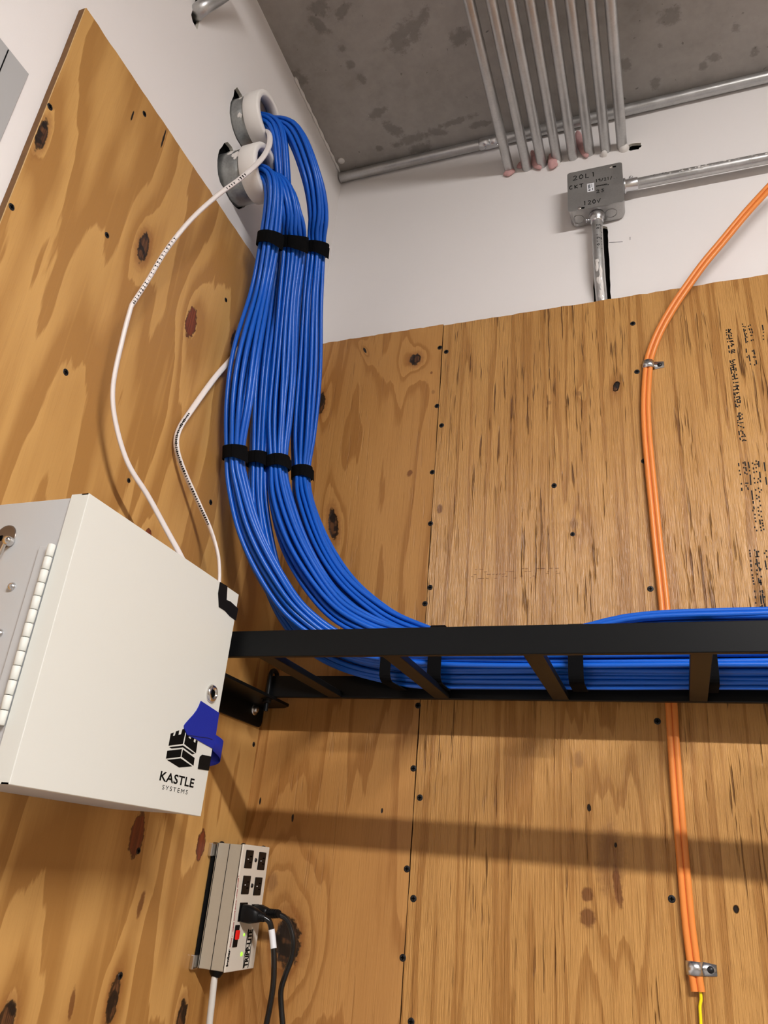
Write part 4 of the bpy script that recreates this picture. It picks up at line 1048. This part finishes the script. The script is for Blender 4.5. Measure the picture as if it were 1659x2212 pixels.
text_mesh('lettering', 'SYSTEMS', M_PRINT, dr, (EX, a[1], a[2] - .0015), (0, 1, 0), (0, 0, 1), b[1] - a[1], .0052, .0, 1.35, label='printed word SYSTEMS')

# tape on the enclosure door
def tape(polys, ox, oy, sc, mat, thick=.0005):
    mb = MB()
    for p in polys: poly_px(p, ox, oy, sc, EX, thick, mb)
    return mb
mb = tape([[(850, 410), (1098, 573), (1055, 860), (1012, 1065), (900, 1003), (780, 935), (660, 880), (618, 790), (618, 750), (635, 722), (690, 660), (745, 600), (790, 540), (825, 475)]], 300, 1450, 6.381, M_TAPE, .0012)
t = thing('painter_tape', wp(440, 1570, 0, EX), 'blue painter tape stuck over the castle emblem and curling past the door edge', 'tape')
obj('strip', mb, M_TAPE, t)
y1 = EY1
cur = []
A = [wp(300 + a / 6.381, 1450 + b / 6.381, 0, EX) for a, b in ((1058, 862), (1010, 1075))]
# curl: the free end bends round past the door edge and back
V = []; F = []; n = 16
for k in range(n + 1):
    th = math.radians(-8 + 178 * k / n); rr = .036
    for (zz, kx) in ((A[0][2] - .001 - .030 * k / n * .35, 0), (A[1][2] - .001 - .022 * k / n, 0)):
        V.append((EX - .0065 + .0065 * math.cos(th) * 1.1 + .0005, y1 + rr * math.sin(max(0, th)) * .9, zz))
for k in range(n): F.append((2 * k, 2 * k + 1, 2 * k + 3, 2 * k + 2))
nb = len(V); V2 = V + [(p[0] - .0004, p[1], p[2]) for p in V]
F2 = F + [tuple(i + nb for i in f[::-1]) for f in F]
for k in range(n): F2 += [(2 * k, 2 * k + 2, nb + 2 * k + 2, nb + 2 * k), (2 * k + 1, nb + 2 * k + 1, nb + 2 * k + 3, 2 * k + 3)]
obj('curled_end', MB().add(V2, F2, 0, True), M_TAPE, t)
cr = MB(); cr.tube([wp(300 + a / 6.381, 1450 + b / 6.381, 0, EX + .0012) for a, b in ((672, 882), (760, 893), (850, 908), (950, 918), (1010, 942))], .0006, 6)
obj('fold_crease', cr, flat('dark_blue_fold', srgb(14, 20, 90), .7), t)
o = obj('black_tape', tape([[(1313, 573), (1356, 598), (1351, 680), (1375, 690), (1420, 732), (1406, 803), (1372, 778), (1342, 745), (1306, 722), (1302, 640)]], 0, 1050, 2.765, M_FOAM, .0009), M_FOAM, base=tuple(wp(485, 1300, 0, EX)))
tag(o, 'black tape patch on the upper right corner of the enclosure door', 'tape')
o = obj('black_tape', tape([[(838, 1178), (870, 1150), (992, 1175), (957, 1368), (810, 1345)]], 300, 1450, 6.381, M_FOAM, .0009), M_FOAM, base=tuple(wp(440, 1645, 0, EX)))
tag(o, 'small black tape square at the right door edge below the blue tape', 'tape')

# ------------------------------------------------------------------ surge strip
PX, PY0, PY1, PZ0, PZ1 = .0715, -.1265, -.034, 1.357, 1.537
ps_ = thing('power_strip', (LP, -.08, PZ0), 'grey metal surge protector strip mounted in the plywood corner', 'power strip')
obj('body', MB().rbox(LP + .009, PX - .002, PY0 + .0005, PY1 - .001, PZ0 + .001, PZ1 - .001, .0012), M_GREYL, ps_)
for fr in (.02, .50, 1.0):
    x = LP + .010 + (PX - .0035 - LP - .010) * fr
    obj('side_groove', MB().box(x, x + .0009, PY0 + .0001, PY0 + .0008, PZ0 + .0012, PZ1 - .0012), M_DARK, ps_)
fp = obj('faceplate', MB().rbox(PX - .003, PX, PY0, PY1, PZ0, PZ1, .0012), M_OFFW, ps_, 'off white front plate')
obj('gap_shade', MB().box(LP + .002, LP + .0045, PY0 - .001, PY1 - .004, PZ0 + .002, PZ1 - .001), M_DARK, ps_)  # dark sheet painting the shadow gap between strip and plywood
for z0 in (PZ0 - .001, PZ1 - .022):
    obj('mounting_tab', MB().rbox(LP, LP + .007, PY0 - .010, PY0 + .006, z0, z0 + .020, .0015), M_ZINC, ps_)
for (y, x) in ((PY0 + .006, LP + .014), (PY0 + .01, PX - .006), (PY1 - .012, PX - .006)):
    obj('end_screw', MB().lathe([(.0001, .0028), (.003, .0022), (.0045, 0)], (x, y, PZ1 - .001), 2, 12), M_SCREW, ps_)
OUT = [(537.5, 1856), (565, 1860), (531, 1911.5), (556.5, 1914.5), (524, 1970), (549, 1973)]
for px, py in OUT:
    q = wp(px, py, 0, PX)
    rc = obj('outlet', MB().rbox(PX - .0005, PX + .0012, q[1] - .0125, q[1] + .0125, q[2] - .0135, q[2] + .0135, .001), M_BLKPL, ps_)
    sl = MB()
    sl.box(PX + .0011, PX + .0014, q[1] + .001, q[1] + .0075, q[2] + .0035, q[2] + .0052); sl.box(PX + .0011, PX + .0014, q[1] + .001, q[1] + .0075, q[2] - .0052, q[2] - .0035)
    obj('slots', sl, M_SLOT, rc)
    obj('ground_contact', MB().box(PX + .0011, PX + .0015, q[1] - .006, q[1] - .0025, q[2] - .0006, q[2] + .0006), M_LABEL, rc)
for px, py in ((552, 1858), (544, 1913)):
    q = wp(px, py, 0, PX)
    obj('center_screw', MB().lathe([(.0001, .0022), (.0026, .0018), (.0034, 0)], q, 0, 12), M_SCREW, ps_)
a, b = wp(513, 1998, 0, PX), wp(506, 2046, 0, PX)
yc = (a[1] + b[1]) / 2
sw = obj('rocker_switch', MB().rbox(PX - .0005, PX + .0014, yc - .0068, yc + .0068, b[2], a[2], .0008), M_BLKPL, ps_, 'black rocker switch')
q = wp(511, 2019, 0, PX)
obj('lit_rocker', MB().rbox(PX + .001, PX + .0042, yc - .0052, yc + .0052, q[2] - .0065, q[2] + .0065, .0012), M_REDLIT, sw, 'glowing red rocker')
for px, py, r in ((527, 2019, .0022), (521.5, 2061, .0034)):
    q = wp(px, py, 0, PX)
    obj('indicator_light', MB().lathe([(.0001, .0016), (r * .7, .0013), (r, 0)], q, 0, 14), M_GREENLIT, ps_, 'small green indicator')
# lettering runs upward on the faceplate
def vtext(body, p0, p1, hgt, bold, mat, label, nm='lettering', dy=0.0):
    a, b = wp(*p0, 0, PX), wp(*p1, 0, PX)
    L = b[2] - a[2]
    text_mesh(nm, body, mat, fp, (PX, a[1] + hgt / 2, a[2]), (0, 0, 1), (0, -1, 0), L, hgt, bold, 1.0, .0002, label)
vtext('TRIPP-LITE', (530, 2090), (540, 2008), .0135, .05, M_PRINT, 'printed words TRIPP-LITE')
vtext('Isobar', (490, 2088), (496, 2050), .0068, .06, M_PRINT, 'printed word Isobar')
rm = MB()
for (p0, p1, nd) in (((503, 2012), (516, 1890), 46), ((497, 2045), (502, 2020), 10)):
    a, b = wp(*p0, 0, PX), wp(*p1, 0, PX)
    for k in range(nd):
        if k % 9 == 8: continue
        q = a + (b - a) * k / nd; h = rng.uniform(.0006, .0012)
        rm.box(PX, PX + .0002, q[1] - h, q[1] + h, q[2] - .0006, q[2] + .0007)
obj('small_print', rm, M_RED, fp, 'thin line of tiny red print', kind='stuff')
lb = MB()
a, b = wp(530, 2090, 0, PX), wp(540, 2008, 0, PX)
for side in (-1, 1):
    P = []
    for k in range(25):
        f = k / 24; bulge = .0012 * math.sin(2 * math.pi * f) ** 2
        P.append((PX + .0002, a[1] + side * (.0080 + bulge), a[2] - .001 + (b[2] - a[2] + .002) * f))
    lb.tube(P, .0006, 5)
obj('logo_outline', lb, M_PRINT, fp)
# the strip's own cord
cp = catmull([wp(467, 2095, 0, .045), wp(463, 2110, 0, .045), wp(458, 2160, 0, .045), wp(452, 2215, 0, .044), wp(446, 2300, 0, .042), wp(440, 2450, 0, .04)], 30)
obj('gland', MB().lathe([(.012, 0), (.011, .006), (.007, .012)], (.045, -.105, PZ0 + .002), 2, 18, 0, -1), M_BLKPL, ps_)
cp[0] = (.045, -.105, PZ0 - .004); 
cpp = catmull([(.045, -.105, PZ0 - .004), wp(463, 2115, 0, .045), wp(458, 2160, 0, .045), wp(452, 2215, 0, .044), wp(446, 2300, 0, .042), wp(440, 2450, 0, .04)], 30)
obj('supply_cord', MB().tube(cpp, .0052, 12), M_WCORD, ps_, 'pale grey supply cord')

def plug(idx, px, py, tip, cord, label, sleeve=None):
    q = wp(px, py, 0, PX + .001)
    t = thing('power_plug', q, label, 'plug', 'black plugs in the lowest outlets')
    m_ = MB(); L = .030; nprof = []
    def ring(x, hy, hz, cy, cz):
        return [(x, cy + hy * math.copysign(abs(math.cos(a)) ** .6, math.cos(a)), cz + hz * math.copysign(abs(math.sin(a)) ** .6, math.sin(a))) for a in np.linspace(0, 2 * math.pi, 21)[:-1]]
    dirv = (np.array(tip) - q) / (tip[0] - q[0])
    V = []; secs = [(0, .0105, .0125), (.002, .011, .013), (.014, .0108, .0128), (.022, .0095, .0105), (.030, .0075, .008)]
    for (x, hy, hz) in secs:
        c = q + dirv * x; V += ring(c[0], hy, hz, c[1], c[2])
    n = 20; F = [(k * n + i, k * n + (i + 1) % n, (k + 1) * n + (i + 1) % n, (k + 1) * n + i) for k in range(len(secs) - 1) for i in range(n)]
    F += [tuple(range(n))[::-1], tuple(range((len(secs) - 1) * n, len(secs) * n))]
    obj('plug_body', MB().add(V, F, 0, True), M_BLKPL, t)
    rel = MB(); s0 = q + dirv * .029; s1 = np.array(tip)
    N_ = 22; P = np.array([s0 + (s1 - s0) * k / (N_ - 1) for k in range(N_)])
    rel.tube(P, [.0068 - .0014 * k / N_ + (.0009 if (k // 2) % 2 else 0) for k in range(N_)], 14)
    obj('strain_relief', rel, M_BLKPL, t)
    P = catmull([s1 - (s1 - s0) * .2] + [np.array(c) for c in cord], 60)
    obj('cord', MB().tube(P, .0044, 12), M_CORD, t)
    if sleeve:
        a, b = sleeve; i0 = int(np.argmin(np.linalg.norm(P - a, axis=1))); i1 = int(np.argmin(np.linalg.norm(P - b, axis=1)))
        obj('cord_label', MB().tube(P[i0:i1 + 1], .0050, 14), M_LABEL, t, 'white wrap label')
W = lambda px, py, x: wp(px, py, 0, x)
V_ = lambda px, py, y: wp(px, py, 1, y)
tp1 = W(573, 1983, .112); tp2 = W(603, 1974, .128)
c1 = [W(582, 1991, .118)] + [V_(px, py, y) for px, py, y in ((587, 2012, -.088), (591, 2050, -.088), (592, 2090, -.088), (590, 2130, -.088), (583, 2175, -.088), (574, 2220, -.088), (560, 2290, -.088), (545, 2400, -.088))]
c2 = [W(616, 1983, .134)] + [V_(px, py, y) for px, py, y in ((627, 2002, -.064), (634, 2035, -.062), (630, 2070, -.060), (617, 2105, -.060), (607, 2140, -.060), (608, 2180, -.060), (611, 2220, -.060), (613, 2300, -.060), (612, 2400, -.060))]
plug(0, 525, 1972, tp1, c1, 'black plug in the left lowest outlet, its cord wearing a white label', (c1[1] + (c1[2] - c1[1]) * -.1, c1[2] + (c1[2] - c1[1]) * .0))
plug(1, 550, 1973, tp2, c2, 'black plug in the right lowest outlet with a plain wavy cord')

# ------------------------------------------------------------------ orange duplex cable on the right
OP = [(1700, 365), (1659, 408), (1610, 462), (1560, 522), (1520, 570), (1485, 618), (1455, 662), (1425, 715), (1405, 765), (1399, 800), (1395, 870), (1397, 930), (1403, 1000), (1412, 1090), (1420, 1170), (1430, 1260), (1436, 1320), (1446, 1470), (1450, 1520), (1456, 1620), (1466, 1750), (1477, 1880), (1487, 1990), (1497, 2070), (1503, 2110), (1508, 2142)]
oc = thing('orange_duplex_cable', wp(1400, 900, 1, BP), 'orange twin-tube fibre cable running down the right plywood', 'cable')
C = []
for px, py in OP:
    y = BP - .0062
    if py < 760: y = BP - .0062 - min(.035, (760 - py) * .00012)
    C.append(wp(px, py, 1, y))
C = catmull(np.array(C), 180)
T = np.gradient(C, axis=0); T /= np.linalg.norm(T, axis=1)[:, None]
side = np.cross(T, np.array([0, 1., 0])); side /= np.linalg.norm(side, axis=1)[:, None]
for s_ in (-1, 1): obj('jacket', MB().tube(C + side * (s_ * .0043), .0048, 12), M_ORANGE, oc)
obj('web', MB().tube(C, .0030, 6), flat('dark_orange_web', srgb(190, 78, 8), .5), oc)
yb = catmull([C[-1] + np.array([.0025, .001, .004]), C[-1] + np.array([.003, .001, -.008]), wp(1512, 2175, 1, BP - .005), wp(1514, 2215, 1, BP - .005), wp(1515, 2330, 1, BP - .005)], 24)
obj('fibre_lead', MB().tube(yb, .0021, 10), M_YELLOW, oc, 'thin yellow fibre lead')
wb = catmull([C[-1] + np.array([-.002, .001, .004]), C[-1] + np.array([-.001, .001, -.010]), wp(1506, 2175, 1, BP - .003)], 10)

def clamp(px, py, label):
    i = int(np.argmin([abs((ROT[1] @ (c - CAM)) / (ROT[2] @ (c - CAM)) * FPX + CY - py) for c in C]))
    c = C[i]; t = thing('cable_clamp', (c[0], BP, c[2]), label, 'clamp', 'clamps on the orange cable')
    V = []; F = []; n = 16; w2 = .0085
    prof = []
    for k in range(n + 1):
        a = math.pi * k / n; prof.append((c[0] - .0108 * math.cos(a), BP - .0005 - .0118 * math.sin(a) ** .7))
    prof.append((c[0] + .013, BP - .0005)); prof.append((c[0] + .0285, BP - .0005))
    for (dz, e) in ((-w2, 0), (w2, 0)):
        for j, (x, y) in enumerate(prof): V.append((x, y, c[2] + dz * (1 if j < n + 2 else .8)))
    N_ = len(prof)
    for j in range(N_ - 1): F.append((j, j + 1, N_ + j + 1, N_ + j))
    o = obj('strap', MB().add(V, F, 0, True), M_ZINC, t)
    md = o.modifiers.new('solid', 'SOLIDIFY'); md.thickness = .0012; md.offset = 0
    obj('strap_screw', MB().lathe([(.0001, .0028), (.003, .0024), (.0046, .0006), (.0046, 0)], (c[0] + .0205, BP - .001, c[2]), 1, 14, 0, -1), M_SCREW, t)
clamp(1398, 789, 'zinc one-hole clamp holding the orange cable near the plywood top')
clamp(1500, 2090, 'zinc one-hole clamp at the lower end of the orange cable')
